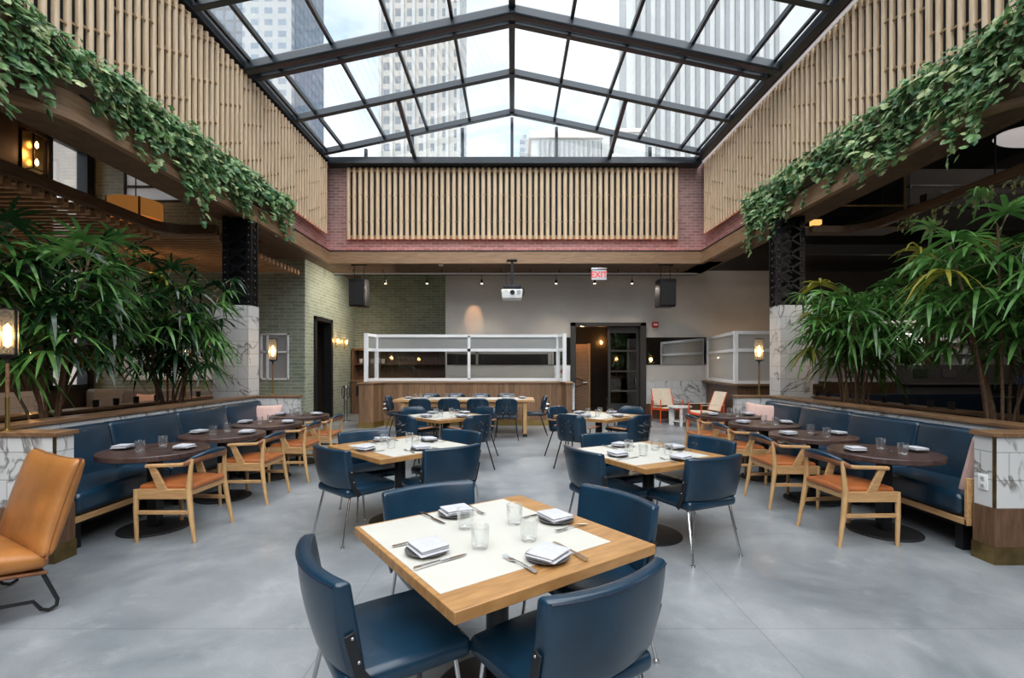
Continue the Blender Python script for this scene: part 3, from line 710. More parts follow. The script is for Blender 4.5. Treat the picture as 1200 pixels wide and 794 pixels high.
def oak_chair():
    t = thing('oak_armchair', 'x', 'chair', group='oak armchairs along the banquettes')
    def sd(x, y, z):
        return (x*(1-.09*max(0,-y/.22)), y, z+(.02*(1-(x/.26)**2)*(1-(y/.25)**2) if z > 0 else 0))
    MB().rbox((.48,.46,.05), .022, (5,5,2), sd, (0,-.01,.452)).build('seat', M['saddle'], t, 60)
    ov = M['oak_v']
    for s in (-1, 1):
        MB().tube([(s*.265,.215,0),(s*.265,.222,.25),(s*.262,.222,.445)], [.015,.020,.021], 10).build('leg', ov, t, True)
        MB().tube([(s*.262,-.285,0),(s*.25,-.245,.22),(s*.238,-.215,.44),(s*.228,-.225,.60),(s*.224,-.235,.70)], [.014,.021,.024,.018,.014], 10).build('leg', ov, t, True)
        MB().bar((s*.262,.21,.405),(s*.242,-.21,.405),.026,.085).build('side_rail', M['oak'], t, bevel=.004)
        MB().bar((s*.264,.21,.25),(s*.247,-.235,.25),.018,.034).build('stretcher', M['oak'], t, bevel=.004)
        # raked front post of the arm
        MB().loft([[(s*.25-.012,.03,.42),(s*.25+.012,.03,.42),(s*.25+.012,-.05,.42),(s*.25-.012,-.05,.42)],
                   [(s*.272-.011,.105,.636),(s*.272+.011,.105,.636),(s*.272+.011,.045,.636),(s*.272-.011,.045,.636)]]).build('arm_post', M['oak'], t, bevel=.004)
    MB().bar((-.25,.215,.415),(.25,.215,.415),.024,.06).build('front_rail', M['oak'], t, bevel=.004)
    MB().bar((-.23,-.215,.415),(.23,-.215,.415),.024,.06).build('rear_rail', M['oak'], t, bevel=.004)
    # steam bent arm and back rail
    cv = []
    for k in range(33):
        a = -1+2*k/32; s = 1 if a > 0 else -1; q = abs(a)
        ang = (1-q)*PI/2
        if q > .6:
            f = (q-.6)/.4; p = (s*(.243+.035*f-.0*f), -.17+.29*f, .652-.006*f)
        else:
            th = (1-q/.6)*PI/2; p = (s*.243*math.cos(th), -.17-.125*math.sin(th), .652+.062*math.sin(th)**1.0)
        cv.append((p, q))
    def rail(sel, gw, gz, wofs, zofs, zmin=None):
        secs = []
        for i, (p, q) in enumerate(cv):
            if not sel(q): continue
            p = Vector(p); a = Vector(cv[max(i-1,0)][0]); b = Vector(cv[min(i+1,32)][0]); tn = (b-a); tn.z = 0; tn.normalize(); n = Vector((-tn.y, tn.x, 0))
            w = gw(q); h = gz(q); zc = p.z+zofs(q)
            ring = []
            for m in range(10):
                an = 2*PI*m/10; cx = math.copysign(abs(math.cos(an))**.6, math.cos(an)); cz = math.copysign(abs(math.sin(an))**.6, math.sin(an))
                pp = p+n*(wofs(q)+w/2*cx); ring.append((pp.x, pp.y, zc+h/2*cz))
            secs.append(ring)
        return MB().loft(secs)
    rail(lambda q: True, lambda q: .028+.022*max(0,(q-.5)*2), lambda q: .030+.035*max(0,1-q*1.5), lambda q: 0, lambda q: 0).build('arm_rail', M['oak'], t, 50)
    rail(lambda q: q < .62, lambda q: .036+.012*q, lambda q: .040+.040*max(0,1-q*1.5), lambda q: 0, lambda q: -.002).build('back_wrap', M['brown'], t, 50)
    rail(lambda q: q < .45, lambda q: .046, lambda q: .034+.030*max(0,1-q*1.6), lambda q: .004, lambda q: .014).build('back_pad', M['blue'], t, 50)
    return t

# ================================================================== TABLES AND TABLEWARE
def square_table():
    t = thing('square_table', 'x', 'table', group='square tables with cream inlay')
    a = .495; z1 = .72
    MB().box(-a, a, -a, a, .678, z1).build('tabletop', M['top_oak'], t, bevel=.003)
    MB().box(-a+.02, a-.135, -a+.135, a-.02, z1-.002, z1+.0015).build('inlay', M['mat'], t)
    MB().lathe([(.052,.02),(.052,.66)], 24).build('pedestal', M['black'], t, True)
    MB().lathe([(0,0),(.29,0),(.29,.008),(.27,.018),(.08,.026),(.0,.026)], 40, caps=False).build('base', M['blackmat'], t, 30)
    MB().box(-.25,.25,-.03,.03,.655,.678).box(-.03,.03,-.25,.25,.655,.678).build('spider', M['black'], t)
    return t
def round_table():
    t = thing('round_table', 'x', 'table', group='dark round tables along the banquettes')
    MB().lathe([(0,.672),(.425,.672),(.432,.678),(.432,.714),(.426,.72),(0,.72)], 56, caps=False).build('tabletop', M['darktop'], t, 30)
    MB().box(-.045,.045,-.045,.045,.02,.66).build('pedestal', M['black'], t, bevel=.006)
    MB().box(-.2,.2,-.05,.05,.655,.672).build('spider', M['black'], t)
    MB().lathe([(0,0),(.285,0),(.285,.012),(.278,.018),(0,.018)], 48, caps=False).build('base', M['blackmat'], t, 30)
    return t
def m_plate():
    o = MB().lathe([(0,0),(.045,0),(.05,.004),(.088,.012),(.090,.017),(.084,.016),(.05,.008),(0,.007)], 32, caps=False).build('plate', M['porc'], None, 50)
    return tag(o, 'x', 'plate')
def m_napkin():
    mb = MB()
    def wav(k):
        return lambda x, y, z: (x, y, z+.006*math.sin(9*x+2*k)*math.sin(8*y+k)-.05*max(0,abs(x)-.06)*1.2)
    for k, (dx, dy, w, h) in enumerate(((.004,-.004,.145,.128),(-.003,.003,.142,.122),(0,0,.14,.125))):
        mb.rbox((w,h,.007), .0034, (7,7,2), wav(k*.2), (dx,dy,.0125+k*.0078), rim=1)
    o = mb.build('napkin', M['napkin'], None, 60)
    return tag(o, 'x', 'napkin')
def blade_loft(mb, secs, th):
    mb.loft([[(x-w, y, z-th/2),(x+w, y, z-th/2),(x+w, y, z+th/2),(x-w, y, z+th/2)] for (x,w,y,z) in secs])
def m_fork():
    mb = MB(); blade_loft(mb, [(0,.007,-.10,.003),(0,.0095,-.092,.0035),(0,.008,-.06,.006),(0,.0035,-.01,.010),(0,.003,.02,.010),(0,.009,.036,.006),(0,.012,.05,.004),(0,.012,.056,.004)], .0025)
    for k in range(4):
        x = (k-1.5)*.0066; blade_loft(mb, [(x,.002,.055,.004),(x,.002,.08,.005),(x,.0012,.10,.010)], .002)
    return tag(mb.build('fork', M['steelw'], None, 50), 'x', 'fork')
def m_knife():
    mb = MB(); blade_loft(mb, [(0,.007,-.115,.004),(0,.0105,-.108,.004),(0,.009,-.06,.0045),(0,.006,-.01,.0045),(0,.0065,0,.0045)], .007)
    bl = MB(); blade_loft(bl, [(0,.0065,0,.0035),(.001,.0095,.02,.003),(.001,.0105,.08,.003),(-.001,.007,.11,.003),(-.004,.001,.122,.003)], .002)
    o = mb.build('knife', M['steelw'], None, 50); bl.build('blade', M['steelw'], o, 50)
    return tag(o, 'x', 'knife')
def m_tumbler():
    def md(a, z):
        return 1+(.03*(abs(math.sin(5*a+z*90))+abs(math.sin(5*a-z*90))-1) if .005 < z < .065 else (.012*math.cos(20*a) if .065 <= z < .085 else 0))
    mb = MB()
    prof = [(.0,0),(.031,0),(.034,.004)]+[(.0352+.0035*k/7,.010+.054*k/7) for k in range(8)]+[(.0395,.08),(.040,.094),(.0392,.096),(.0380,.094),(.0372,.05),(.034,.016),(.0,.012)]
    mb.lathe(prof, 56, caps=False, mod=md)
    # diagonal facet ring near the foot
    o = mb.build('tumbler', M['tumbler'], None, 25)
    return tag(o, 'x', 'glass')
P = {'plate': m_plate(), 'napkin': m_napkin(), 'fork': m_fork(), 'knife': m_knife(), 'tumbler': m_tumbler()}
TBL = square_table(); RTB = round_table(); VC = vinyl_chair(); AC = bracket_chair(True); SC = bracket_chair(False); OC = oak_chair()
rnd = random.Random(11)
def put(kind, x, y, z, rz, label, group):
    return place(P[kind], (x, y, z), rz, label, group)
def setting(cx, cy, ang, zt, where, table, dist=.355, cut=True, gl=(.15,.08), grp=''):
    """one cover: ANG is the direction the diner faces (radians)"""
    f = Vector((math.cos(ang), math.sin(ang))); r = Vector((f.y, -f.x)); c = Vector((cx, cy)); rz = ang-PI/2
    j = lambda a: rnd.uniform(-a, a)
    p = c-f*(dist+j(.012))+r*j(.015)
    put('plate', p.x, p.y, zt+.001, rz, 'dark side plate %s %s' % (where, table), 'dark side plates')
    put('napkin', p.x+j(.008), p.y+j(.008), zt+.008, rz+j(.35), 'folded linen napkin %s %s' % (where, table), 'folded napkins')
    if cut:
        q = p-r*.125+f*j(.02); put('fork', q.x, q.y, zt+.002, rz+j(.16), 'steel fork %s %s' % (where, table), 'forks')
        q = p+r*.125+f*j(.02); put('knife', q.x, q.y, zt+.002, rz+j(.16), 'steel table knife %s %s' % (where, table), 'knives')
    g = c-f*gl[0]+r*gl[1]
    put('tumbler', g.x+j(.012), g.y+j(.012), zt+.0015, j(1), 'cut glass tumbler %s %s' % (where, table), 'cut glass tumblers')

SIDE = {'A': 'the big front table', 'B': 'the middle table nearer the canopy', 'C': 'the middle table nearer the bar',
        'D': 'the rear table before the counter', 'E': 'the rear table before the sliding door'}
TLAB = {'A': 'big oak edged square table with cream top at the very front',
        'B': 'oak edged square table with cream top in the second row, on the canopy side',
        'C': 'oak edged square table with cream top in the second row, on the dark bar side',
        'D': 'oak edged square table in the back row, before the long table and counter',
        'E': 'oak edged square table in the back row, before the sliding door'}
WH = {'fl': 'at the canopy-side front edge of', 'fr': 'at the bar-side front edge of', 'bl': 'at the canopy-side rear edge of', 'br': 'at the bar-side rear edge of'}
# centre, rotation of the table (0 = sides along the axes), inlay flip
TABS = {'A': (-.067, 2.213, R(35.6), 0), 'B': (-1.08, 4.67, R(45), PI), 'C': (1.205, 4.28, R(28), 0), 'D': (-1.01, 7.42, R(45), 0), 'E': (1.34, 7.47, R(45), 0)}
for k, (x, y, rot, fl) in TABS.items():
    # local: inlay is tight against -x and +y sides; turn so that these are the front-left and back-left edges
    place(TBL, (x, y, 0), rot+fl, TLAB[k])
    for key, da in (('fl', 0), ('fr', 90), ('br', 180), ('bl', 270)):
        ang = rot+R(da)  # facing +u for front-left, etc.
        setting(x, y, ang, .7215, WH[key], SIDE[k], cut=True)
def chairs(proto, lst, kind, tname):
    for (bx_, by_, fx, fy, where) in lst:
        f = Vector((fx, fy)).normalized(); off = .30 if proto is VC else .28
        a = math.atan2(f.y, f.x)-PI/2
        place(proto, (bx_+f.x*off, by_+f.y*off, 0), a, kind % where + ' ' + tname)
vk = 'chrome-legged blue vinyl chair, %s'
chairs(VC, [(-.742,1.75,.83,.55,'back to us, canopy side of'), (.35,1.56,-.57,.82,'back to us, bar side of'),
            (.615,2.66,-.84,-.54,'facing us, bar side of'), (-.505,2.845,.53,-.85,'facing us, canopy side of')], vk, SIDE['A'])
chairs(VC, [(-1.58,4.08,.65,.75,'back to us, canopy side of'), (-.477,4.115,-.6,.8,'back to us, bar side of'),
            (-1.60,5.18,.60,-.80,'facing us, canopy side of'), (-.50,5.19,-.62,-.78,'facing us, bar side of')], vk, SIDE['B'])
chairs(VC, [(.54,4.02,.91,.41,'back to us, canopy side of'), (1.575,3.66,-.41,.91,'back to us, bar side of'),
            (1.96,4.65,-.91,-.41,'facing us, bar side of'), (.92,4.99,.38,-.93,'facing us, canopy side of')], vk, SIDE['C'])
ak = 'black-legged blue armchair, %s'
chairs(AC, [(-1.55,6.80,.6,.75,'back to us, canopy side of'), (-.44,6.76,-.6,.75,'back to us, bar side of'),
            (-1.68,8.08,.66,-.72,'facing us, canopy side of'), (-.42,8.08,-.62,-.75,'facing us, bar side of')], ak, SIDE['D'])
chairs(AC, [(.80,6.84,.55,.75,'back to us, canopy side of'), (1.83,6.74,-.55,.78,'back to us, bar side of'),
            (.72,8.12,.66,-.72,'facing us, canopy side of'), (2.03,8.12,-.68,-.70,'facing us, bar side of')], ak, SIDE['E'])

# ---- long table by the counter
lt = thing('long_table', 'long pale oak communal table in front of the plank counter', 'table', (-1.0, 10.42, 0))
MB().box(-1.47, 1.47, -.42, .42, .722, .77).build('tabletop', M['oak'], lt, bevel=.004)
MB().box(-1.30, 1.30, -.30, .30, .768, .772).build('inlay', M['mat'], lt)
for sx in (-1, 1):
    for sy in (-1, 1):
        lg = MB().box(sx*1.27-.04, sx*1.27+.04, sy*.34-.04, sy*.34+.04, .05, .722).build('leg', M['oak_v'], lt, bevel=.004)
        MB().box(sx*1.27-.043, sx*1.27+.043, sy*.34-.043, sy*.34+.043, 0, .06).build('foot_cap', M['black'], lg)
    MB().box(sx*1.27-.02, sx*1.27+.02, -.30, .30, .60, .722).build('end_apron', M['oak'], lt)
for sy in (-1, 1): MB().box(-1.23, 1.23, sy*.34-.015, sy*.34+.015, .62, .722).build('apron', M['oak'], lt)
ordn = ['first', 'second', 'third', 'fourth']
LX = (-1.83, -1.25, -.68, -.11)
for i, x in enumerate(LX):
    place(SC, (x, 9.80, 0), 0, 'black-legged blue chair on the near side of the long table, %s from canopy end' % ordn[i])
    setting(x, 10.42, R(90), .773, 'at the near side of the long table,', '%s from its canopy end' % ordn[i], dist=.27, cut=False, gl=(.12,.12))
for i, x in enumerate((-1.88, -1.30, -.71, -.12)):
    place(SC, (x, 11.06, 0), PI, 'blue chair with black legs between long table and counter, %s from the canopy end' % ordn[i])
    setting(x, 10.42, R(-90), .773, 'at the counter side of the long table,', '%s from its canopy end' % ordn[i], dist=.27, cut=False, gl=(.12,.12))
place(SC, (-2.42, 10.42, 0), R(-90), 'blue chair with black legs at the canopy-side head of the long table')
place(SC, (.46, 10.42, 0), R(90), 'blue chair with black legs at the head of the long table by the sliding door')
setting(-1.0, 10.42, 0, .773, 'at the canopy-side head of', 'the long table', dist=1.22, cut=False, gl=(1.05,.12))
setting(-1.0, 10.42, PI, .773, 'at the door-side head of', 'the long table', dist=1.22, cut=False, gl=(1.05,.12))

# ---- banquettes with round tables
od = ['first', 'second', 'third', 'last']
def banquette(s, xb, yl0, side):
    t = thing('banquette', 'long navy leather banquette with oak rail on the %s' % side, 'banquette')
    xf = 3.50 if s < 0 else 3.60
    def bx(mb, x0, x1, *r):
        a, b = sorted((s*x0, s*x1)); return mb.box(a, b, *r)
    ys = [3.86, 4.93, 5.93, 6.93, 7.91]
    for i in range(4):
        L = ys[i+1]-ys[i]-.008; yc = (ys[i]+ys[i+1])/2
        cw = xb-.10-xf
        MB().rbox((cw+.06, L, .17), .045, (4,5,2), lambda x,y,z: (x, y, z+(.018*(1-(y/(L/2))**2) if z > 0 else 0)), (s*(xf+cw/2), yc, .375)).build('seat_cushion', M['blue'], t, 60)
        MB().rbox((.115, L, .50), .035, (2,5,5), lambda x,y,z: (x+s*.10*(z/.5)-s*.012*(1-(y/(L/2))**2)*(1 if s*x < 0 else 0), y, z), (s*(xb-.115), yc, .665)).build('back_cushion', M['blue'], t, 60)
    bx(MB(), xf+.02, xb-.03, 3.84, 7.93, .235, .30).build('platform', M['blue_dark'], t)
    bx(MB(), xf-.012, xf+.02, 3.82, 7.93, .228, .278).build('front_rail', M['oak'], t, bevel=.004)
    for y in (3.95, 5.2, 6.45, 7.7):
        bx(MB(), xf+.05, xf+.12, y-.035, y+.035, 0, .235).build('leg', M['black'], t)
    bx(MB(), xf+.30, xf+.34, 3.9, 7.9, .09, .13).build('stretcher', M['black'], t)
    bx(MB(), xf-.012, xb-.06, 3.815, 3.84, .228, .60).build('end_panel', M['oak'], t, bevel=.003)
    bx(MB(), xf+.01, xb-.08, 3.84, 3.856, .28, .595).build('end_pad', M['blue_dark'], t)
    return t
banquette(-1, 4.22, 0, 'slatted canopy side'); banquette(1, 4.26, 0, 'dark bar side')
def pillow(loc, rot, w, h, label, mat='pink'):
    def df(x, y, z):
        e = (1-(abs(x)/(w/2))**2.4)*(1-(abs(z)/(h/2))**2.4)
        pin = 1+.05*((abs(x)/(w/2))**2*(abs(z)/(h/2))**2)
        return (x*pin*(1-.05*(1-(abs(z)/(h/2))**2)), y*(.22+.78*max(0,e)**.5), z*pin*(1-.05*(1-(abs(x)/(w/2))**2)))
    o = MB().rbox((w,.15,h), .03, (10,2,10), df).build('throw_pillow', M[mat], None, 70, loc=loc)
    o.rotation_euler = rot; MB().tube([df(math.copysign(min(1,abs(1.414*math.cos(a))),math.cos(a))*w/2*.995, 0, math.copysign(min(1,abs(1.414*math.sin(a))),math.sin(a))*h/2*.995) for a in [2*PI*k/40 for k in range(40)]], .004, 6, True).build('piping', M[mat], o, True)
    return tag(o, label, 'pillow')
pillow((-3.95,7.74,.66), (R(-14),0,R(8)), .50, .38, 'blush pink pillow at the far end of the canopy-side banquette')
pillow((3.96,7.66,.675), (R(-16),R(5),R(-24)), .48, .40, 'blush pink pillow at the far end of the bar-side banquette')
pillow((3.93,3.99,.68), (R(14),0,R(8)), .40, .48, 'blush pink pillow at the near end of the bar-side banquette, by the outlet')
def bench_side(s, tabs, chs, side):
    for i, (x, y) in enumerate(tabs):
        nm = '%s round table along the %s banquette' % (('nearest' if i == 0 else od[i]) if i else 'first', side)
        place(RTB, (x, y, 0), R(rnd.uniform(-8,8)), 'dark wood round table on black disc base, %s from us along the %s banquette' % (od[i], side))
        c = (x, y)
        a0 = 0 if s < 0 else PI       # bench diner faces the aisle
        setting(x, y, a0, .7205, 'at the banquette side of the', nm, dist=.29, cut=False, gl=(.06, .12))
        setting(x, y, a0+PI, .7205, 'at the chair side of the', nm, dist=.27, cut=False, gl=(-.05, .17))
        f = rnd.uniform(-.04,.04)
        put('knife', x+f, y-.03, .7225, rnd.uniform(0,3), 'small steel knife on the %s' % nm, 'knives')
        cx, cy, rr = chs[i]
        place(OC, (cx, cy, 0), rr, 'oak armchair with saddle leather seat, %s from us along the %s banquette' % (od[i], side))
bench_side(-1, [(-3.29,4.46),(-3.27,5.48),(-3.26,6.46),(-3.28,7.48)], [(-2.95,4.35,R(88)),(-2.90,5.43,R(90)),(-2.88,6.43,R(90)),(-2.9,7.36,R(91))], 'canopy-side')
bench_side(1, [(3.35,4.36),(3.34,5.38),(3.34,6.42),(3.36,7.46)], [(2.96,4.26,R(-86)),(2.95,5.28,R(-89)),(2.94,6.28,R(-90)),(2.95,7.30,R(-90))], 'bar-side')

# ---- tan lounge chair on a wire base
lc = thing('lounge_chair', 'tan leather lounge chair with pillow back on black wire legs, cut by the frame', 'armchair', (-3.22, 2.92, 0), R(150))
def lcb(x, y, z):
    e = (1-(abs(x)/.39)**3)*(1-(abs(z)/.31)**3); y = y*(.35+.65*max(0,e)**.6)
    cz = (abs(z)/.31)**3; cx = (abs(x)/.39)**3; x *= 1+.05*cz-.03*(1-cz); z *= 1+.075*cx
    z *= .87; tt = (z+.27)/.54
    return (x, y-math.tan(R(16))*tt*.54, z)
bk = MB().rbox((.76,.17,.62), .05, (9,3,9), lcb, (0,-.20,.355+.27)).build('back_cushion', M['tan'], lc, 70)
MB().tube([Vector(lcb(math.copysign(min(1,abs(1.414*math.cos(a))),math.cos(a))*.376, .0, math.copysign(min(1,abs(1.414*math.sin(a))),math.sin(a))*.306))+Vector((0,-.20,.625)) for a in [2*PI*k/48 for k in range(48)]], .006, 6, True).build('seam', M['brown'], bk, True)
def lcs(x, y, z):
    e = (1-(abs(x)/.40)**3)*(1-(abs(y)/.34)**3)
    return (x, y, z*(.5+.5*max(0,e)**.6)+.06*(y/.34))
MB().rbox((.76,.68,.15), .05, (9,9,3), lcs, (0,.12,.375)).build('seat_cushion', M['tan'], lc, 70)
MB().rbox((.74,.66,.02), .009, (4,4,2), lambda x,y,z: (x,y,z+.06*(y/.34)), (0,.12,.305)).build('sling', M['brown'], lc, 50)
for s in (-1, 1):
    x = s*.33
    MB().tube([(x,-.17,.31),(x*1.04,-.26,.06),(x*1.04,-.255,.025),(x*1.04,-.22,.012),(x*1.04,-.185,.03),(x*1.03,-.15,.09),(x,.10,.13),(x,.33,.20),(x,.42,.33)], .011, 8).build('leg', M['black'], lc, True)
    MB().tube([(x,.36,.33),(x*1.04,.47,.05),(x*1.04,.46,.012),(x*1.03,.40,.012),(x*1.02,.36,.08),(x,.0,.10)], .011, 8).build('leg', M['black'], lc, True)
MB().tube([(-.33,-.16,.30),(.33,-.16,.30)], .010, 8).tube([(-.33,.38,.34),(.33,.38,.34)], .010, 8).tube([(-.33,.10,.13),(.33,.10,.13)], .009, 8).build('cross_rod', M['black'], lc, True)

# ---- red safari chairs and marble table
def safari(loc, rz, label):
    t = thing('safari_chair', label, 'chair', loc, rz, 'red framed safari chairs')
    rd = M['red']
    for s in (-1, 1):
        MB().tube([(s*.30,.27,0),(s*.30,.27,.60)], .017, 10).build('leg', rd, t, True)
        MB().tube([(s*.30,-.27,0),(s*.30,-.27,.60)], .017, 10).build('leg', rd, t, True)
        MB().tube([(s*.28,-.20,.42),(s*.27,-.36,.84)], .015, 10).build('back_post', rd, t, True)
        MB().bar((s*.30,-.27,.33),(s*.30,.27,.36),.02,.045).build('side_rail', rd, t)
        MB().box(s*.30-.028, s*.30+.028, -.27, .27, .565, .572).build('arm_strap', M['canvas'], t)
    MB().bar((-.3,.27,.35),(.3,.27,.35),.02,.045).build('front_rail', rd, t); MB().bar((-.3,-.27,.33),(.3,-.27,.33),.02,.045).build('rear_rail', rd, t)
    MB().rbox((.56,.52,.04), .015, (5,5,2), lambda x,y,z: (x,y,z-.03*(1-(x/.28)**2)+.04*y), (0,0,.39)).build('seat', M['canvas'], t, 60)
    MB().rbox((.53,.03,.44), .012, (5,2,5), lambda x,y,z: (x,y-.38*z-.03*(1-(x/.27)**2),z), (0,-.285,.64)).build('back', M['canvas'], t, 60)
    return t
safari((4.05,12.65,0), R(188), 'red framed safari chair with cream canvas between sliding door and marble table')
safari((4.55,11.35,0), R(96), 'red framed safari chair with cream canvas in front of the frosted booth')
mt = thing('side_table', 'low round white marble table on slab legs between two red chairs', 'table', (4.14, 11.95, 0))
MB().lathe([(0,.445),(.285,.445),(.29,.45),(.29,.478),(.285,.483),(0,.483)], 40, caps=False).build('top', M['marble_s'], mt, 30)
for a in (20, 140, 260):
    q = MB(); q.M = Matrix.Rotation(R(a), 4, 'Z'); q.box(.14, .25, -.035, .035, 0, .445) if False else q.box(.13, .26, -.03, .03, 0, .445)
    q.build('slab_leg', M['marble_s'], mt, bevel=.003)
MB().lathe([(.0,.10),(.16,.10),(.16,.125),(0,.125)], 24, caps=False).build('lower_ring', M['marble_s'], mt, 30)

# ---- plank counter with white framed glass screen
ct = thing('host_counter', 'plank clad counter with brass plinth behind the long table', 'counter')
cpl = [(-3.62,11.40),(-3.44,11.90),(1.36,11.90),(1.46,11.52),(1.62,11.52),(1.62,12.30),(-3.66,12.30)]
MB().prism([(-3.62,11.42),(-3.28,11.42),(-3.16,11.90),(1.22,11.90),(1.30,11.55),(1.44,11.55),(1.44,12.3),(-3.62,12.3)], .13, 1.045).build('body', M['counter'], ct)
MB().prism([(-3.63,11.41),(-3.27,11.41),(-3.15,11.89),(1.21,11.89),(1.29,11.54),(1.45,11.54),(1.45,12.3),(-3.63,12.3)], 0, .13).build('plinth', M['brass'], ct)
MB().prism([(-3.65,11.39),(-3.26,11.39),(-3.14,11.87),(1.20,11.87),(1.28,11.52),(1.47,11.52),(1.47,12.32),(-3.65,12.32)], 1.045, 1.08).build('top', M['beam'], ct, bevel=.004)
MB().box(1.44, 1.50, 11.58, 12.3, .42, 1.06).build('marble_end', M['marble'], ct)
def gscreen(name, label, posts, z0, zm, z1, mids, glass_hi, glass_lo, w=.07):
    t = thing(name, label, 'glass screen')
    for i in range(len(posts)-1):
        a = Vector((*posts[i], 0)); b = Vector((*posts[i+1], 0)); d = (b-a)
        for z in (z0, zm, z1): MB().bar(a+Vector((0,0,z)), b+Vector((0,0,z)), w*.8, w).build('rail', M['white'], t)
        for f in mids.get(i, ()):
            p = a+d*f; MB().bar(p+Vector((0,0,z0)), p+Vector((0,0,z1)), w, w*.8, (0,1,0)).build('mullion', M['white'], t)
        n = d.normalized(); nn = Vector((-n.y, n.x, 0))*.005
        for (za, zb, g) in ((z0, zm, glass_lo), (zm, z1, glass_hi)):
            pn = MB(); pn.bar(a+Vector((0,0,(za+zb)/2)), b+Vector((0,0,(za+zb)/2)), .01, zb-za-w); pn.build('pane', M[g], t)
    for p in posts:
        MB().box(p[0]-w*.62, p[0]+w*.62, p[1]-w*.5, p[1]+w*.5, z0-w/2, z1+w/2).build('post', M['white'], t)
    return t
gscreen('glass_screen', 'white framed clear glass screen standing on the plank counter', [(-3.46,11.48),(-3.36,12.0),(1.14,12.0),(1.26,11.62)], 1.13, 1.86, 2.21, {1: (.51,)}, 'reeded', 'glass')
# ---- frosted booth at the bar side
bt = thing('booth_base', 'plank clad low booth wall with dark counter below frosted screens', 'counter')
MB().prism([(4.98,10.7),(5.36,13.34),(6.8,13.15),(6.8,10.7)], 0, 1.02).build('body', M['walnut'], bt)
MB().prism([(4.86,10.6),(5.22,13.34),(6.85,13.15),(6.85,10.6)], 1.02, 1.07).build('top', M['canopy_rim'], bt, bevel=.004)
gscreen('frosted_screen', 'white framed frosted glass screen on the booth wall beside the marble pier', [(5.38,13.25),(4.97,10.75),(6.75,10.75)], 1.11, 1.82, 2.21, {}, 'frost', 'frost')

# ---- back bar niche in the alcove
nb = thing('back_bar', 'dark timber back bar with open shelves beside the green brick alcove', 'cabinet')
MB().box(-4.9, -1.9, 14.75, 15.28, 0, .98).build('base', M['walnut'], nb)
MB().box(-4.92, -1.88, 14.72, 15.28, .98, 1.03).build('worktop', M['walnut_h'], nb, bevel=.004)
MB().box(-4.9, -1.9, 15.2, 15.28, 1.03, 1.98).box(-4.9, -4.84, 14.8, 15.28, 1.03, 1.98).box(-1.96, -1.9, 14.8, 15.28, 1.03, 1.98).box(-4.9, -1.9, 14.8, 15.28, 1.94, 2.0).box(-4.9, -1.9, 14.85, 15.28, 1.5, 1.53).build('shelf_case', M['walnut'], nb)
MB().box(-4.75, -4.45, 14.735, 14.76, .55, .85).build('ice_door', M['black'], nb)
for i in range(5):
    st = thing('dish_stack', 'stack of white bowls on the back bar shelf, %s from its brick end' % ['first','second','third','fourth','fifth'][i], 'dishes', (-4.68+i*.17, 15.0, 1.53), 0, 'white bowls on the back bar shelf')
    for k in range(4+i % 2): MB().lathe([(0,.0),(.03,.0),(.07,.045),(.066,.045),(0,.008)], 20, (0,0,k*.035), caps=False).build('bowl', M['white'], st, True)
# ================================================================== FIXTURES
def light(name, kind, loc, power, col=(1,.75,.5), size=.1, rot=None, spot=None, parent=None):
    l = bpy.data.lights.new(name, kind); l.energy = power; l.color = col
    if kind == 'AREA': l.size = size
    elif kind == 'SUN': l.angle = size
    else: l.shadow_soft_size = size
    if spot: l.spot_size = R(spot); l.spot_blend = .7
    o = bpy.data.objects.new(name, l); COL.objects.link(o); o.location = loc
    if rot: o.rotation_euler = rot
    if parent: o.parent = parent
    return o
def floor_lamp(x, y, z, label):
    t = thing('pole_lamp', label, 'lamp', (x, y, z), 0)
    MB().lathe([(0,0),(.055,0),(.055,.008),(.02,.014),(0,.014)], 24, caps=False).build('base', M['brass'], t, 30)
    MB().cyl((0,0,0), .011, .01, .26, 12).lathe([(.014,.0),(.014,.26)], 12).build('lower_pole', M['brass'], t, True)
    MB().cyl((0,0,0), .0125, .26, .52, 12).build('upper_pole', M['walnut_h'], t, True)
    MB().lathe([(.012,.52),(.012,.55),(.05,.575),(.06,.58),(.06,.59),(0,.59)], 20, caps=False).bar((.066,0,.57),(.066,0,.94),.014,.012).lathe([(0,.93),(.062,.93),(.062,.942),(0,.942)], 20, caps=False).build('holder', M['black'], t, 30)
    MB().lathe([(.060,.592),(.060,.928)], 48, caps=False, mod=lambda a, zz: 1+.03*math.cos(24*a)).build('lamp_shade', M['lampglass'], t, True)
    MB().lathe([(0,.64),(.022,.66),(.026,.72),(.022,.80),(0,.83)], 16, caps=False).build('bulb', M['bulb'], t, True)
    light('lamp_light', 'POINT', (0,0,.74), 6, (1,.62,.3), .05, parent=t)
    return t
floor_lamp(-3.90, 3.74, .99, 'brass pole lamp with ribbed glass shade on the wall cap behind the tan chair')
floor_lamp(-3.97, 8.03, .99, 'brass pole lamp with ribbed glass shade on the far canopy-side wall end, before green brick')
floor_lamp(4.10, 8.03, .99, 'brass pole lamp with ribbed glass shade before the frosted booth')
floor_lamp(5.42, 7.85, .955, 'brass pole lamp glimpsed behind the slim palm stems of the bar side')
floor_lamp(-5.40, 8.0, .955, 'brass pole lamp glimpsed behind the palm stems of the canopy side')
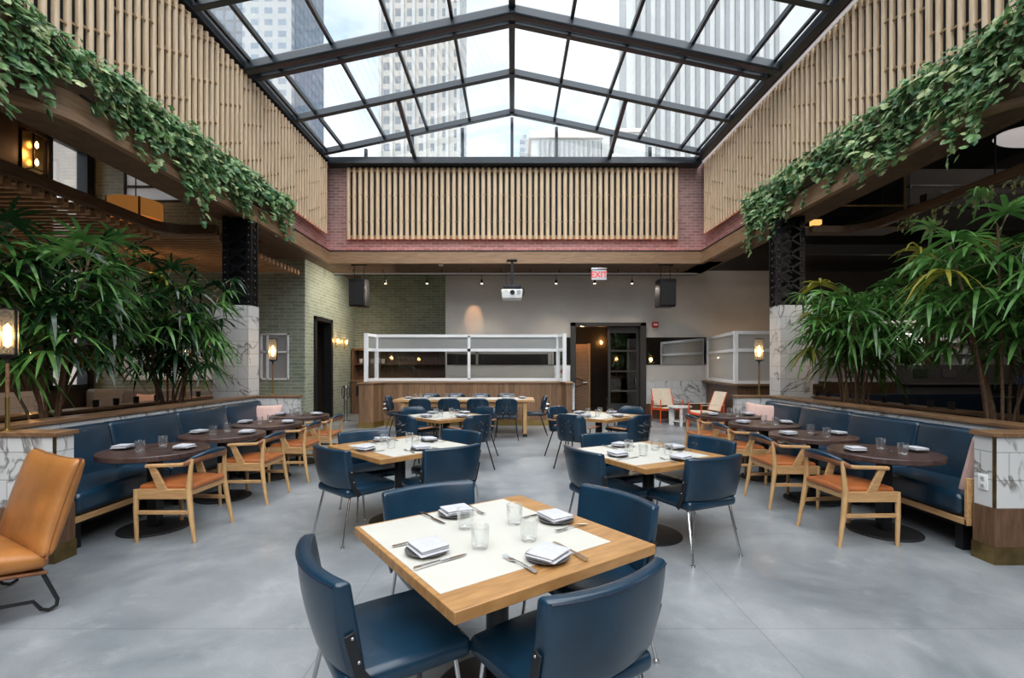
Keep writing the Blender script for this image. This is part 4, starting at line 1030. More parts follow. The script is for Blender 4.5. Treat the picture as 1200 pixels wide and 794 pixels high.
# candles on the rear ledges
def candle(x, z, y, lit, label):
    t = thing('candle_cup', label, 'candle', (x, y, z), 0, 'dark candle cups on the ledges behind the palms')
    MB().lathe([(0,0),(.032,0),(.036,.09),(.031,.09),(.029,.06),(0,.06)], 20, caps=False).build('cup', M['blackmat'], t, 40)
    MB().lathe([(0,.061),(.028,.061),(.028,.078),(0,.082)], 16, caps=False).build('wax', M['flame'] if lit else M['white'], t, 40)
cn = ['first', 'second', 'third', 'fourth', 'fifth', 'sixth']
for i, (y, lit) in enumerate(((6.23,0),(6.55,1),(6.9,0),(7.3,0),(8.27,1),(8.77,1))):
    candle(-5.36, .955, y, lit, 'dark candle cup on the canopy-side ledge behind the palms, %s from the lounge chair end' % cn[i])
for i, (y, lit) in enumerate(((5.9,1),(6.2,1),(6.58,0),(6.96,0),(8.2,0),(8.5,1))):
    candle(5.36, .955, y, lit, 'dark candle cup on the bar-side ledge behind the palms, %s from the outlet pillar' % cn[i])
# outlet on the pillar
ou = thing('wall_outlet', 'white wall outlet on the tiled pillar end at the bar-side banquette', 'outlet', (3.62, 3.715, .60))
MB().rbox((.008,.075,.118), .003, (2,2,2)).build('plate', M['white'], ou, True, loc=(-.004,0,0))
MB().rbox((.004,.03,.034), .0018, (2,2,2), c=(-.009,0,.027)).rbox((.004,.03,.034), .0018, (2,2,2), c=(-.009,0,-.027)).build('socket', M['ceilwhite'], ou, True)
MB().box(-.0125,-.0105,-.008,-.005,.022,.036).box(-.0125,-.0105,.005,.008,.022,.036).box(-.0125,-.0105,-.008,-.005,-.034,-.02).box(-.0125,-.0105,.005,.008,-.034,-.02).build('slot', M['black'], ou)
# stainless stand by the green wall
ss = thing('stainless_stand', 'slim stainless post stand with rounded head by the green brick wall', 'stand', (-4.45, 12.95, 0))
MB().lathe([(0,0),(.14,0),(.14,.012),(0,.012)], 28, caps=False).build('base', M['chrome'], ss, 30)
MB().tube([(0,0,.01),(0,0,.55)], .045, 16).build('post', M['chrome'], ss, True)
MB().rbox((.11,.08,.40), .04, (2,2,3), c=(0,0,.74)).build('head', M['chrome'], ss, True)
MB().tube([(-.05,-.0,.6),(-.10,0,.66),(-.10,0,.86),(-.05,0,.93)], .01, 8).tube([(.05,0,.6),(.10,0,.66),(.10,0,.86),(.05,0,.93)], .01, 8).build('handle', M['black'], ss, True)
# projector
pj = thing('projector', 'white ceiling projector on a black drop mount above the counter', 'projector', (.0, 11.55, ZB), 0)
MB().rbox((.50,.46,.22), .03, (2,2,2), lambda x,y,z: (x*(1-.06*(z < -.05)),y,z), (.0,0,-.83)).build('body', M['projector'], pj, True)
MB().lathe([(0,0),(.055,0),(.055,.03),(.035,.03),(.03,.01),(0,.01)], 24, caps=False).build('lens', M['black'], pj, 30, loc=(.01,-.225,-.80))
pj.children[-1].rotation_euler = (R(90),0,0)
MB().box(-.17,-.11,-.236,-.231,-.775,-.745).build('sticker', M['yellow'], pj)
vt = MB()
for k in range(6): vt.box(.11,.20,-.238,-.231,-.845+k*.017,-.836+k*.017)
vt.build('grille', M['ceilwhite'], pj)
MB().rbox((.42,.36,.10), .02, (2,2,2), c=(0,0,-.66)).box(-.03,.03,-.03,.03,-.62,0).box(-.12,.12,-.12,.12,-.02,0).build('mount', M['black'], pj, 40)
MB().tube([(.2,-.05,-.66),(.28,-.05,-.68),(.29,-.05,-.78),(.25,0,-.86)], .008, 6).tube([(-.14,0,0),(-.14,0,-.6)], .007, 6).build('cable', M['black'], pj, True)
# loudspeakers
for (x, tilt, label) in ((-3.78, -4, 'black hanging loudspeaker before the green brick alcove'), (3.80, 6, 'black hanging loudspeaker above the red alarm box')):
    t = thing('loudspeaker', label, 'speaker', (x, 11.98, 3.60), R(tilt), 'black hanging loudspeakers')
    MB().rbox((.41,.34,.68), .02, (2,2,2), lambda a,b,c: (a*(1-.12*(c < 0)*0), b-.06*c, c), (0,0,-.34)).build('cabinet', M['black'], t, 40)
    MB().box(-.19,.19,-.185,-.165,-.64,-.05).build('front_mesh', M['blackmat'], t)
    MB().tube([(-.12,0,0),(-.12,0,.38)], .008, 6).tube([(.12,0,0),(.12,0,.38)], .008, 6).box(-.2,.2,-.02,.02,.35,.40).build('hanger', M['black'], t, True)
# exit sign
ex = thing('exit_sign', 'EXIT sign with red letters on a pale plate hung above the sliding door', 'sign', (2.14, 11.9, 3.58))
MB().rbox((.37,.02,.25), .008, (2,2,2), c=(0,0,.125)).build('plate', M['white'], ex, True)
MB().rbox((.40,.05,.05), .01, (2,2,2), c=(0,0,.275)).tube([(0,0,.29),(0,0,.42)], .012, 8).build('bracket', M['chrome'], ex, True)
def text(name, body, size, loc, rot, mat, parent, ext=.004):
    cu = bpy.data.curves.new(name, 'FONT'); cu.body = body; cu.size = size; cu.extrude = ext; cu.align_x = 'CENTER'; cu.align_y = 'CENTER'; cu.offset = size*.012
    tmp = bpy.data.objects.new(name+'_tmp', cu); COL.objects.link(tmp)
    dg = bpy.context.evaluated_depsgraph_get(); me = bpy.data.meshes.new_from_object(tmp.evaluated_get(dg)); bpy.data.objects.remove(tmp)
    me.materials.clear(); me.materials.append(M[mat]); o = bpy.data.objects.new(name, me); COL.objects.link(o)
    o.location = loc; o.rotation_euler = rot; o.parent = parent
    return o
text('lettering', 'EXIT', .20, (0,-.013,.125), (R(90),0,0), 'exit_red', ex)
# notice on the rear wall with a red 4
nt_ = thing('wall_notice', 'white notice board with a red figure 4 beside the sliding door', 'sign', (1.38, 13.33, 1.05))
MB().box(-.22,.22,-.02,.02,.0,.42).build('board', M['white'], nt_, bevel=.004)
text('figure', '4', .24, (-.02,-.024,.25), (R(90),0,0), 'alarm', nt_)
# alarm box
al = thing('fire_alarm', 'small red alarm box on the grey wall beside the sliding door', 'alarm', (3.96, 13.37, 2.60))
MB().rbox((.17,.06,.15), .012, (2,2,2)).build('body', M['alarm'], al, True); MB().rbox((.11,.02,.045), .008, (2,2,2), c=(0,-.035,0)).build('strobe', M['white'], al, True)
# smoke detector
sd_ = MB().lathe([(0,0),(.05,0),(.065,-.02),(.06,-.05),(0,-.055)], 24, caps=False).build('smoke_detector', M['white'], None, 40, loc=(-1.78, 12.1, ZB+.03))
tag(sd_, 'small white smoke detector under the rear soffit above the glass screen', 'detector')
# track with spotlights
tr = thing('lighting_track', 'long white ceiling track along the rear soffit', 'track', (0,0,0))
MB().box(-4.7, 4.9, 12.78, 12.83, 3.88, 3.92).build('track', M['white'], tr)
hk = MB()
for k in range(12): hk.cyl((-4.2+k*.78, 12.805, 0), .01, 3.90, ZB+.04, 8)
hk.build('hanger', M['black'], tr)
MB().box(-4.7, 4.9, 12.79, 12.82, 3.86, 3.88).build('busbar', M['black'], tr)
SN = ['first','second','third','fourth','fifth','sixth']
for i, px in enumerate((-3.35,-2.25,-.80,1.17,2.19,3.18)):
    t = thing('spotlight', 'tiny black spotlight hanging from the rear ceiling track, %s from the green brick end' % SN[i], 'spotlight', (px, 12.80, 3.86), 0, 'spotlights on the rear ceiling track')
    MB().tube([(0,0,0),(0,0,-.12)], .008, 6).build('stem', M['black'], t, True)
    MB().tube([(0,0,-.11),(0,.015,-.21)], [.025,.035], 12).build('head', M['black'], t, True)
    MB().lathe([(0,0),(.026,0),(.026,-.012),(0,-.016)], 12, (0,.016,-.211), caps=False).build('bulb', M['bulb2'], t, True)
    light('track_light', 'SPOT', (0,.02,-.26), 150 if i < 2 else 62, (1,.88,.74), .05, (0,R(58),0) if i < 2 else (R(-22),0,0), 125, parent=t)
light('wall_wash', 'SPOT', (-1.06, 12.75, 3.6), 34, (1,.55,.3), .03, (R(40),0,0), 34)
# wall sconces
def sconce(x, y, z, rz, label, double=False, pw=6):
    t = thing('wall_sconce', label, 'sconce', (x, y, z), rz)
    MB().box(-.03,.03,-.02,0,-.16,.12).build('back_plate', M['brass'], t, bevel=.003)
    MB().tube([(0,-.02,-.1),(0,-.075,-.1),(0,-.075,-.04)], .01, 8).build('arm', M['brass'], t, True)
    MB().lathe([(.045,-.03),(.05,.14)], 24, (0,-.075,0), caps=False).build('shade', M['lampglass'], t, True)
    MB().lathe([(0,-.02),(.018,0),(.02,.05),(.012,.09),(0,.10)], 12, (0,-.075,0), caps=False).build('bulb', M['bulb'], t, True)
    light('sconce_light', 'POINT', (0,-.09,.05), pw, (1,.58,.22), .04, parent=t)
sconce(-4.95, 13.55, 2.12, R(90), 'brass wall sconce on green brick, the one beside the black doorway')
sconce(-4.95, 14.25, 2.12, R(90), 'brass wall sconce on green brick, the one closer to the dark back bar')
sconce(-10.0, 9.95, 1.70, R(90), 'glowing amber sconce low on the dark wall behind the big canopy-side palm', pw=14)
sconce(3.0, 16.3, 2.2, R(0), 'small lit sconce inside the corridor behind the sliding door', pw=10)
wl = thing('lantern_sconce', 'large iron lantern with two candle bulbs high on the dark wall', 'sconce', (-9.98, 10.05, 5.88))
MB().box(0,.03,-.22,.22,-.40,.40).build('back_plate', M['brass'], wl, bevel=.004)
lf_ = MB()
for yy in (-.16,.16): lf_.tube([(.05,yy,-.38),(.2,yy,-.36),(.2,yy,.36),(.05,yy,.38)], .014, 8)
lf_.tube([(.2,-.16,-.36),(.2,.16,-.36)], .014, 8).tube([(.2,-.16,.36),(.2,.16,.36)], .014, 8)
lf_.build('cage', M['black'], wl, True)
for zz in (-.2, .16):
    MB().lathe([(0,-.06),(.03,-.02),(.03,.04),(0,.10)], 14, (.11,0,zz), caps=False).build('bulb', M['bulb'], wl, True)
light('lantern_light', 'POINT', (.3,0,0), 7, (1,.5,.2), .08, parent=wl)
# corridor ceiling lamp
dl = MB().lathe([(0,0),(.16,0),(.17,-.05),(.12,-.10),(0,-.12)], 24, caps=False).build('ceiling_lamp', M['amber2'], None, 50, loc=(2.05, 14.2, 2.72)); tag(dl, 'amber ceiling lamp inside the corridor behind the sliding door', 'lamp')
light('corridor_light', 'POINT', (2.05, 14.2, 2.5), 16, (1,.6,.3), .03)
# upholstered stool seen through the door glass
so = thing('stool', 'green upholstered stool seen through the sliding door glass', 'stool', (3.15, 14.5, 0))
MB().rbox((.62,.42,.12), .04, (3,3,2), c=(0,0,.44)).build('seat', M['greenpad'], so, 60)
for sx in (-1,1):
    for sy in (-1,1): MB().tube([(sx*.24,sy*.14,.39),(sx*.27,sy*.16,0)], [.02,.014], 8).build('leg', M['oak_v'], so, True)
# drum pendant
dp = thing('drum_pendant', 'wide amber drum pendant lamp hanging above the slatted canopy', 'pendant lamp', (-7.0, 9.0, 4.20))
MB().lathe([(.42,0),(.42,.32),(.41,.32),(.41,0)], 56).build('shade', M['amber'], dp, 30)
MB().lathe([(0,.03),(.405,.03),(.405,.04),(0,.04)], 40, caps=False).build('diffuser', M['amber2'], dp, 30)
for k in range(4):
    a = PI/4+k*PI/2; cx, sx_ = .42*math.cos(a), .42*math.sin(a); MB().box(cx-.013,cx+.013,sx_-.013,sx_+.013,-.01,.33).build('strap', M['brass'], dp)
MB().tube([(0,0,.32),(0,0,2.55)], .01, 8).tube([(-.4,0,.3),(.4,0,.3)], .008, 6).build('cord', M['black'], dp, True)
light('drum_light', 'POINT', (-7.0, 9.0, 3.98), 9, (1,.6,.25), .3)
# brass cans added under the slats to light the side room
for i, (x, y) in enumerate(((-7.2,5.2),(-7.2,8.4),(-9.0,7.0),(-7.6,10.2))):
    c = MB().lathe([(.05,0),(.05,-.12),(.042,-.12),(.042,-.02),(0,-.02)], 16, caps=False).build('fill_can', M['brass'], None, 40, loc=(x,y,3.56))
    MB().lathe([(0,-.1),(.04,-.1),(.04,-.09),(0,-.09)], 16, caps=False).build('bulb', M['bulb2'], c)
    tag(c, 'added brass fill can under the slatted canopy, %s' % ['above the big palm','before the frosted window','by the dark side wall','by the green brick end'][i], 'fill light')
    light('fill_can_spot', 'SPOT', (x, y, 3.40), 60, (1,.62,.34), .05, (0,0,0), 120)
# grey sofa with cushions and a small table in the left room
sf = thing('grey_sofa', 'grey upholstered sofa along the green brick wall behind the palms', 'sofa', (-8.4, 10.95, 0))
MB().rbox((3.0,.75,.28), .06, (4,3,2), c=(0,-.1,.34)).build('seat', M['greycl'], sf, 60)
MB().rbox((3.0,.2,.62), .07, (6,2,3), c=(0,.36,.62)).build('backrest', M['greycl'], sf, 60)
MB().box(-1.45,1.45,-.42,.42,.0,.2).build('plinth', M['blackmat'], sf)
pillow((-8.95,10.72,.72), (R(-16),0,R(4)), .62, .48, 'large grey cushion on the grey sofa behind the palms', 'greycl')
pillow((-8.10,10.68,.66), (R(-18),0,R(-6)), .48, .38, 'small mauve cushion on the grey sofa behind the palms', 'pink')
for i, (x, y, lab) in enumerate(((-6.4,6.6,'dark square cafe table behind the palms on the canopy side, the closer one'),(-6.5,8.8,'dark square cafe table behind the palms on the canopy side, the farther one'))):
    t = thing('cafe_table', lab, 'table', (x,y,0), 0)
    MB().box(-.4,.4,-.4,.4,.71,.75).build('tabletop', M['darktop'], t, bevel=.004); MB().cyl((0,0,0),.04,.02,.71,16).build('pedestal', M['black'], t, True); MB().lathe([(0,0),(.25,0),(.25,.02),(0,.02)],28,caps=False).build('base', M['blackmat'], t, 30)

# ================================================================== BAR SIDE ROOM
nbq = thing('bar_banquette', 'navy banquette with timber footrail in the dark bar room behind the palms', 'banquette', (8.3, 9.6, 0))
MB().rbox((5.0,.7,.22), .05, (5,3,2), c=(0,-.1,.40)).build('seat', M['blue_dark'], nbq, 60)
MB().rbox((5.0,.16,.48), .05, (6,2,3), c=(0,.32,.66)).build('backrest', M['blue_dark'], nbq, 60)
MB().box(-2.5,2.5,-.44,.40,.05,.29).build('base', M['walnut_h'], nbq)
pt = thing('service_partition', 'low grey service partition with dark ledge in the bar room', 'partition', (10.1, 11.2, 0))
MB().box(-1.25,1.9,-.06,.06,0,1.50).build('panel', M['greyfab'], pt); MB().box(-1.25,1.9,-.35,.06,1.05,1.09).build('ledge', M['greycl'], pt, bevel=.004)
for i, (x, m, lab) in enumerate(((-.72,'greenpad','small green pad on the grey service partition'),(-.08,'greycl','small pale box on the grey service partition'))):
    o = MB().rbox((.30,.05,.20), .012, (2,2,2)).build('service_box', M[m], None, True, loc=(10.1+x, 11.10, 1.30)); tag(o, lab, 'box')
gscreen('reeded_partition', 'dim frosted partition in a grey frame between the pier and the dark bar', [(6.9,11.15),(8.78,11.15)], 1.15, 1.9, 2.42, {0: (.55,)}, 'frost', 'frost')
pw_ = MB().box(6.9,8.8,11.1,11.2,0,1.1).build('partition_base', M['walnut'], None); tag(pw_, 'dark timber base under the dim frosted partition', 'partition')
mo = thing('dark_screen', 'black flat display standing on the grey service partition', 'display', (9.27, 11.3, 1.5))
MB().rbox((.46,.04,.50), .008, (2,2,2), c=(0,0,.27)).build('panel', M['black'], mo, True); MB().box(-.06,.06,-.05,.05,0,.03).build('stand', M['black'], mo)
ps = MB().box(9.72,9.95,11.24,11.4,0,2.9).build('timber_post', M['walnut'], None); tag(ps, 'dark timber post standing behind the service partition', 'post')
bs = thing('bottle_shelf', 'bright steel back bar shelf unit at the end of the dark bar room', 'shelf', (10.6, 12.9, 0))
MB().box(-1.9,1.9,.2,.28,1.0,2.3).build('back_panel', M['white'], bs)
for z in (1.45, 1.75, 2.05, 2.3): MB().box(-1.9,1.9,-.05,.2,z,z+.025).build('shelf', M['chrome'], bs)
MB().box(-1.9,1.9,-.15,.28,0,1.0).build('cabinet', M['blackmat'], bs)
for k in range(16):
    x = 9.0+k*.22+.02*(k % 3); m = ['bottle_g','bottle_a','bottle_c'][k % 3]; row = k % 2
    b = thing('liquor_bottle', '%s bottle on the %s shelf of the bright back bar, %s from the pier' % (['green','amber','clear'][k % 3], ['lower','upper'][row], ['first','second','third','fourth','fifth','sixth','seventh','eighth'][k//2]), 'bottle', (x, 12.98, (1.475,1.775)[row]), 0, 'bottles on the back bar')
    MB().lathe([(0,0),(.036,0),(.038,.01),(.038,.15),(.014,.20),(.013,.26)], 16, caps=False).build('body', M[m], b, 40)
    MB().lathe([(0,.285),(.015,.285),(.015,.255),(0,.255)], 10, caps=False).build('cap', M['black'], b, 40)
light('bar_shelf_light', 'AREA', (10.6, 12.75, 2.5), 45, (1,.93,.85), 1.2, (R(25),0,0))
bx_ = MB().rbox((.34,.3,.22), .02, (2,2,2)).build('plastic_crate', M['bluebox'], None, True, loc=(10.95, 10.2, 1.14)); tag(bx_, 'blue plastic crate on the dark side counter at the edge of the bar room', 'crate')
sc_ = MB().box(10.4,11.9,9.9,10.5,0,1.03).build('side_counter', M['blackmat'], None, bevel=.006); tag(sc_, 'dark side counter in the bar room at the frame edge', 'counter')
# hanging smoked glass display cases above the bar
hc = thing('hanging_case', 'smoked glass case in a bronze frame hanging high above the bar', 'hanging shelf', (7.1, 10.4, 4.35))
fr = MB()
for sx in (-1,1):
    for sy in (-1,1): fr.box(sx*1.1-.02,sx*1.1+.02,sy*.3-.02,sy*.3+.02,0,1.3)
for z in (0,.45,1.28):
    for sy in (-1,1): fr.box(-1.1,1.1,sy*.3-.015,sy*.3+.015,z,z+.03)
    for sx in (-1,1): fr.box(sx*1.1-.015,sx*1.1+.015,-.3,.3,z,z+.03)
fr.build('frame', M['oldbrass'], hc); MB().box(-1.09,1.09,-.29,-.285,.02,1.28).build('pane', M['smoke'], hc); MB().box(-1.1,1.1,-.3,.3,0,.02).build('shelf', M['greyfab'], hc)
hr = MB()
for sx in (-1,1): hr.box(sx*1.1-.012,sx*1.1+.012,-.012,.012,1.3,2.4)
hr.build('hanger', M['black'], hc)
h2 = thing('bar_gantry', 'dark gantry box running above the bar room', 'gantry', (9.9, 10.6, 4.62))
MB().box(-1.5,2.6,-.4,.4,.25,1.0).build('body', M['greyfab'], h2); MB().box(-1.5,2.6,-.44,.44,.62,.66).build('band', M['chrome'], h2); MB().box(-1.5,2.6,-.46,.46,-.04,.25).build('lower_box', M['plaster_dk'], h2)
MB().box(-.9,-.6,-.415,-.40,.36,.56).build('pad', M['greycl'], h2)
h3 = MB()
for x in (-1.2, 2.2): h3.box(x-.015,x+.015,-.015,.015,1.0,2.15)
h3.build('hanger', M['black'], h2)
ov = thing('pale_oval', 'pale oval disc with a dark hub high in the bar room', 'ceiling lamp', (10.2, 9.3, 5.9), R(0))
q = MB(); q.M = Matrix.Diagonal((1.0,.55,1,1)); q.lathe([(0,.05),(.8,.05),(.85,0),(.8,-.04),(0,-.06)], 48, caps=False).build('shade', emit('oval_glow', (.8,.74,.72), .35), ov, 50)  # pale oval with a faint glow set in its material
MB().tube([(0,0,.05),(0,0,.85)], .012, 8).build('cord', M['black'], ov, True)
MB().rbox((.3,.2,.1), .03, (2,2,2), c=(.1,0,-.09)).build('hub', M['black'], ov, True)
light('booth_light', 'POINT', (6.2, 12.2, 1.7), 14, (1,.66,.36), .02)
light('bar_upper_fill', 'POINT', (9.0, 3.2, 5.8), 60, (1,.88,.75), .1)  # added fill without a fixture, out of frame, lifts the gantry
light('bar_lower_fill', 'POINT', (8.2, 3.0, 3.2), 70, (1,.85,.7), .1)  # second added fill out of frame, brightens the area behind the palms
an = thing('amber_lamp', 'small amber lamp glowing under the bar-side beam behind the ivy', 'lamp', (5.9, 9.4, 4.25))
MB().rbox((.16,.16,.10), .02, (2,2,2)).build('shade', M['amber2'], an, True); MB().tube([(0,0,.05),(0,0,2.5)], .006, 6).build('cord', M['black'], an, True)

# ================================================================== PLANTS
def leaflet(mb, p, d, L, w, droop, up, segs=4):
    d = Vector(d).normalized(); p = Vector(p); side = d.cross(Vector(up))
    if side.length < 1e-4: side = Vector((1,0,0))
    side.normalize(); vs = []; prof = (.35,1,.95,.72,.12)
    for k in range(segs+1):
        t = k/segs; q = p+d*(L*t); q.z -= droop*L*t*t
        ww = w*prof[min(4, int(round(t*4)))]/2
        vs += [q-side*ww, q+side*ww]
    mb.add(vs, [(2*k,2*k+1,2*k+3,2*k+2) for k in range(segs)])
def frond(mb, rg, base, dirv, plen, nl, L, w, droop):
    base = Vector(base); d = Vector(dirv).normalized(); tip = base+d*plen
    mb.mi = 0
    mb.tube([base, base+d*plen*.5+Vector((0,0,.02)), tip], .004, 4)
    mat = rg.random(); mi = 1 if mat < .55 else (2 if mat < .965 else 3)
    mb.mi = mi
    side = d.cross(Vector((0,0,1))); side = side.normalized() if side.length > .05 else Vector((1,0,0))
    upn = side.cross(d).normalized()
    for k in range(nl):
        a = (k/(nl-1)-.5)*R(205)
        dd = d*math.cos(a)+side*math.sin(a)+upn*rg.uniform(-.05,.18)
        leaflet(mb, tip, dd, L*(1-.25*abs(a)/R(100))*rg.uniform(.88,1.08), w*rg.uniform(.85,1.15), droop*rg.uniform(.7,1.4), upn)
    mb.mi = 0
def palm(name, label, loc, stems, seed, hscale, spread, dark):
    rg = random.Random(seed)
    t = thing('potted_palm', label, 'palm', loc, 0, None)
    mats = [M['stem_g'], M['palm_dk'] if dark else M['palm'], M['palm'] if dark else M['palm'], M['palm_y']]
    for k in range(stems):
        a = 2*PI*k/stems+rg.uniform(-.3,.3); r0 = rg.uniform(.03,.2)
        bx, by = r0*math.cos(a)*.8, r0*math.sin(a)*1.2
        H = hscale*rg.uniform(.55,1.0); sp = spread*rg.uniform(.3,1.0)
        ex_, ey_ = bx+sp*math.cos(a)*.8, by+sp*math.sin(a)*1.1
        pts = []
        for i in range(7):
            f = i/6; pts.append((bx+(ex_-bx)*f**1.4, by+(ey_-by)*f**1.4, H*f))
        s = MB().tube(pts, [.0145-.004*i/6 for i in range(7)], 7).build('stem', M['stem'], t, True)
        f = MB(); nf = rg.randint(10,14)
        for j in range(nf):
            u = .68+.32*j/(nf-1)
            i0 = min(5, int(u*6)); ff = u*6-i0; p = Vector(pts[i0]).lerp(Vector(pts[i0+1]), ff)
            az = j*2.4+rg.uniform(-.4,.4); el = R(-12+75*(u-.68)/.32*rg.uniform(.7,1.1))
            dv = (math.cos(az)*math.cos(el), math.sin(az)*math.cos(el), math.sin(el))
            frond(f, rg, p, dv, rg.uniform(.18,.36), rg.randint(8,10), rg.uniform(.34,.50), .041, rg.uniform(.45,.95))
        f.build('fronds', mats, s, True)
    # young shoot with pale leaves
    if not dark:
        f = MB(); f.tube([(.12,.1,0),(.14,.12,.3)], .006, 5)
        rg2 = random.Random(3); f.mi = 3
        for k in range(6):
            leaflet(f, (.14,.12,.3), (math.cos(k), math.sin(k), .4), .16, .03, .3, (0,0,1))
        f.build('young_shoot', mats, t, True)
    return t
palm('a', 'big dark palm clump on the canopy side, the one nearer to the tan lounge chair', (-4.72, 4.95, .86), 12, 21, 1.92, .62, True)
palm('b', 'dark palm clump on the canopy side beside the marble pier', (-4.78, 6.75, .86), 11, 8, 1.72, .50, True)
palm('c', 'bright palm clump on the bar side beside the marble pier', (4.80, 6.75, .86), 11, 15, 1.74, .50, False)
palm('d', 'big bright palm clump on the bar side, closest to the outlet pillar', (4.85, 4.75, .86), 12, 33, 1.95, .62, False)

IVY = [(0,0),(-.30,-.10),(-.50,.18),(-.27,.36),(-.30,.62),(0,1.0),(.30,.62),(.27,.36),(.50,.18),(.30,-.10)]
def ivy_leaf(mb, p, out, dn, size, rg):
    out = Vector(out).normalized(); dn = Vector(dn).normalized()
    dn = (dn-out*dn.dot(out)); dn = dn.normalized() if dn.length > .05 else Vector((0,0,-1))
    sd = out.cross(dn)
    p = Vector(p); vs = [p+dn*(.42*size)+out*(.10*size)]
    for x, y in IVY: vs.append(p+sd*(x*size)+dn*(y*size)-out*(abs(x)*.25*size))
    n = len(IVY)
    mb.add(vs, [(0,1+k,1+(k+1) % n) for k in range(n)])
def ivy(label, xs, y0, y1, side, seed):
    rg = random.Random(seed); t = thing('trailing_ivy', label, 'ivy', (0,0,0))
    fo = MB(); vi = MB(); y = y0
    while y < y1:
        L = .12+.58*abs(math.sin(y*2.6+seed)*math.sin(y*.83+seed*.7))+rg.uniform(0,.18)+(.28 if rg.random() < .16 else 0)
        if y > y1-.4: L *= 1.1
        p = Vector((xs+side*rg.uniform(-.05,.06), y, 4.60+rg.uniform(.0,.06))); pts = [tuple(p+Vector((-side*.12,0,.02))), tuple(p)]
        n = max(3, int((L+.12)/.042)); yy = 0
        for k in range(n):
            f = k/n
            q = p+Vector((side*(.06+.05*math.sin(f*3+y*5)+rg.uniform(-.03,.05)), yy, .06-f*(L+.10))); yy += rg.uniform(-.02,.02)
            if k % 3 == 0: pts.append(tuple(q))
            fo.mi = 0 if rg.random() < .55 else (1 if rg.random() < (.45 if side < 0 else .35) else 2)
            s = rg.uniform(.06,.125)
            o = Vector((side*rg.uniform(.4,1), rg.uniform(-.9,.9), rg.uniform(-.1,1.3)))
            ivy_leaf(fo, q+Vector((side*rg.uniform(0,.08),rg.uniform(-.05,.05),0)), o, (side*.25, rg.uniform(-.7,.7), -1), s, rg)
        vi.tube(pts, .003, 4)
        for k in range(3):   # mound above the box
            q = Vector((xs+side*rg.uniform(-.14,.14), y+rg.uniform(-.05,.05), 4.62+rg.uniform(0,.16)))
            fo.mi = 0 if rg.random() < .6 else 2
            ivy_leaf(fo, q, (side*rg.uniform(.1,1), rg.uniform(-.6,.6), rg.uniform(.3,1)), (side, rg.uniform(-1,1), -.4), rg.uniform(.06,.10), rg)
        y += rg.uniform(.030,.052)
    fo.mi = 0
    fo.build('foliage', [M['ivy'], M['ivy_v'], M['ivy_d']], t); vi.build('vines', M['stem'], t)
    return t
ivy('green ivy trailing over the timber beam on the slatted canopy side', XL+.0, 2.6, 9.5, 1, 3)
ivy('green and cream ivy trailing over the timber beam on the dark bar side', XR-.0, 2.6, 9.4, -1, 5)
for side, s, x in (('slatted canopy', -1, XL), ('dark bar', 1, XR)):
    t = thing('beam_planter', 'timber planter box holding ivy on the beam, %s side' % side, 'planter')
    a, b = sorted((x+s*.02, x+s*.16))
    MB().box(a, b, 2.0, 9.55, 4.262, 4.60).build('box', M['beam_in'], t); MB().box(a+.01, b-.01, 2.05, 9.5, 4.60, 4.62).build('soil', M['soil'], t)
# sparse vine below the trellis beam
rg = random.Random(9); t = thing('trailing_vine', 'sparse olive vine trailing from the slim trellis beam in the bar room', 'vine', (0,0,0)); fo = MB(); vi = MB()
for k in range(34):
    y = 2.6+k*.145+rg.uniform(-.05,.05); L = rg.uniform(.04,.26); pts = []
    for j in range(int(L/.04)+2):
        q = Vector((5.90+rg.uniform(-.05,.05), y+rg.uniform(-.06,.06), 3.70-j*.04)); pts.append(tuple(q))
        ivy_leaf(fo, q, (-1, rg.uniform(-.6,.6), rg.uniform(0,.6)), (-.2, rg.uniform(-.7,.7), -1), rg.uniform(.05,.085), rg)
    if len(pts) > 1: vi.tube(pts, .003, 4)
fo.build('foliage', M['ivy_v'], t); vi.build('vines', M['stem'], t)

# ================================================================== OUTSIDE
def bld(name, label, boxes, mat, extra=None):
    m = MB()
    for b in boxes: m.box(*b)
    o = m.build(name, mat, None); o['kind'] = 'thing'
    tag(o, label, 'building'); return o
def grid_tower(label, x0, x1, y0, y1, z1, mat, step=4.2, fw=1.7, proud=.6):
    t = thing('tower', label, 'building')
    MB().box(x0, x1, y0, y1, 0, z1).build('walls', M[mat], t)
    return t
tw = thing('tower', 'pale stone skyscraper with grids of windows rising in the middle of the skylight', 'building')
MB().box(-38, -15.5, 140, 165, 0, 190).build('walls', M['stoneb'], tw)
p_ = MB()
for k in range(8):
    x = -38+k*(22.5/7); p_.box(x-.45, x+.45, 139.2, 140, 0, 190)
p_.build('piers', M['concrete'], tw)
t2 = thing('tower', 'dark blue glass skyscraper at the corner of the skylight above the canopy side', 'building'); MB().box(-99, -70, 150, 180, 0, 240).build('walls', M['glasstower'], t2)
t3 = thing('tower', 'pale banded skyscraper between dark glass tower and stone tower', 'building'); MB().box(-82.5, -67.5, 148, 150, 0, 220).build('walls', M['pale_tower'], t3)
t4 = thing('tower', 'light concrete tower with dark vertical bays beyond the skylight on the bar side', 'building')
MB().box(16.8, 62, 71, 76, 0, 130).build('walls', M['concrete'], t4)
b_ = MB()
for k in range(15):
    x = 18.2+k*1.45; b_.box(x, x+.62, 70.75, 71.0, 0, 130)
b_.build('bays', M['fin_dark'], t4)
t5 = thing('low_building', 'low grey building with vertical fins seen through the gable glass', 'building')
MB().box(2.4, 11, 60, 72, 0, 30.2).build('walls', M['concrete'], t5)
b_ = MB()
for k in range(13): b_.box(3.4+k*.6, 3.65+k*.6, 59.8, 60, 10, 29.2)
b_.build('bays', M['fin_dark'], t5)
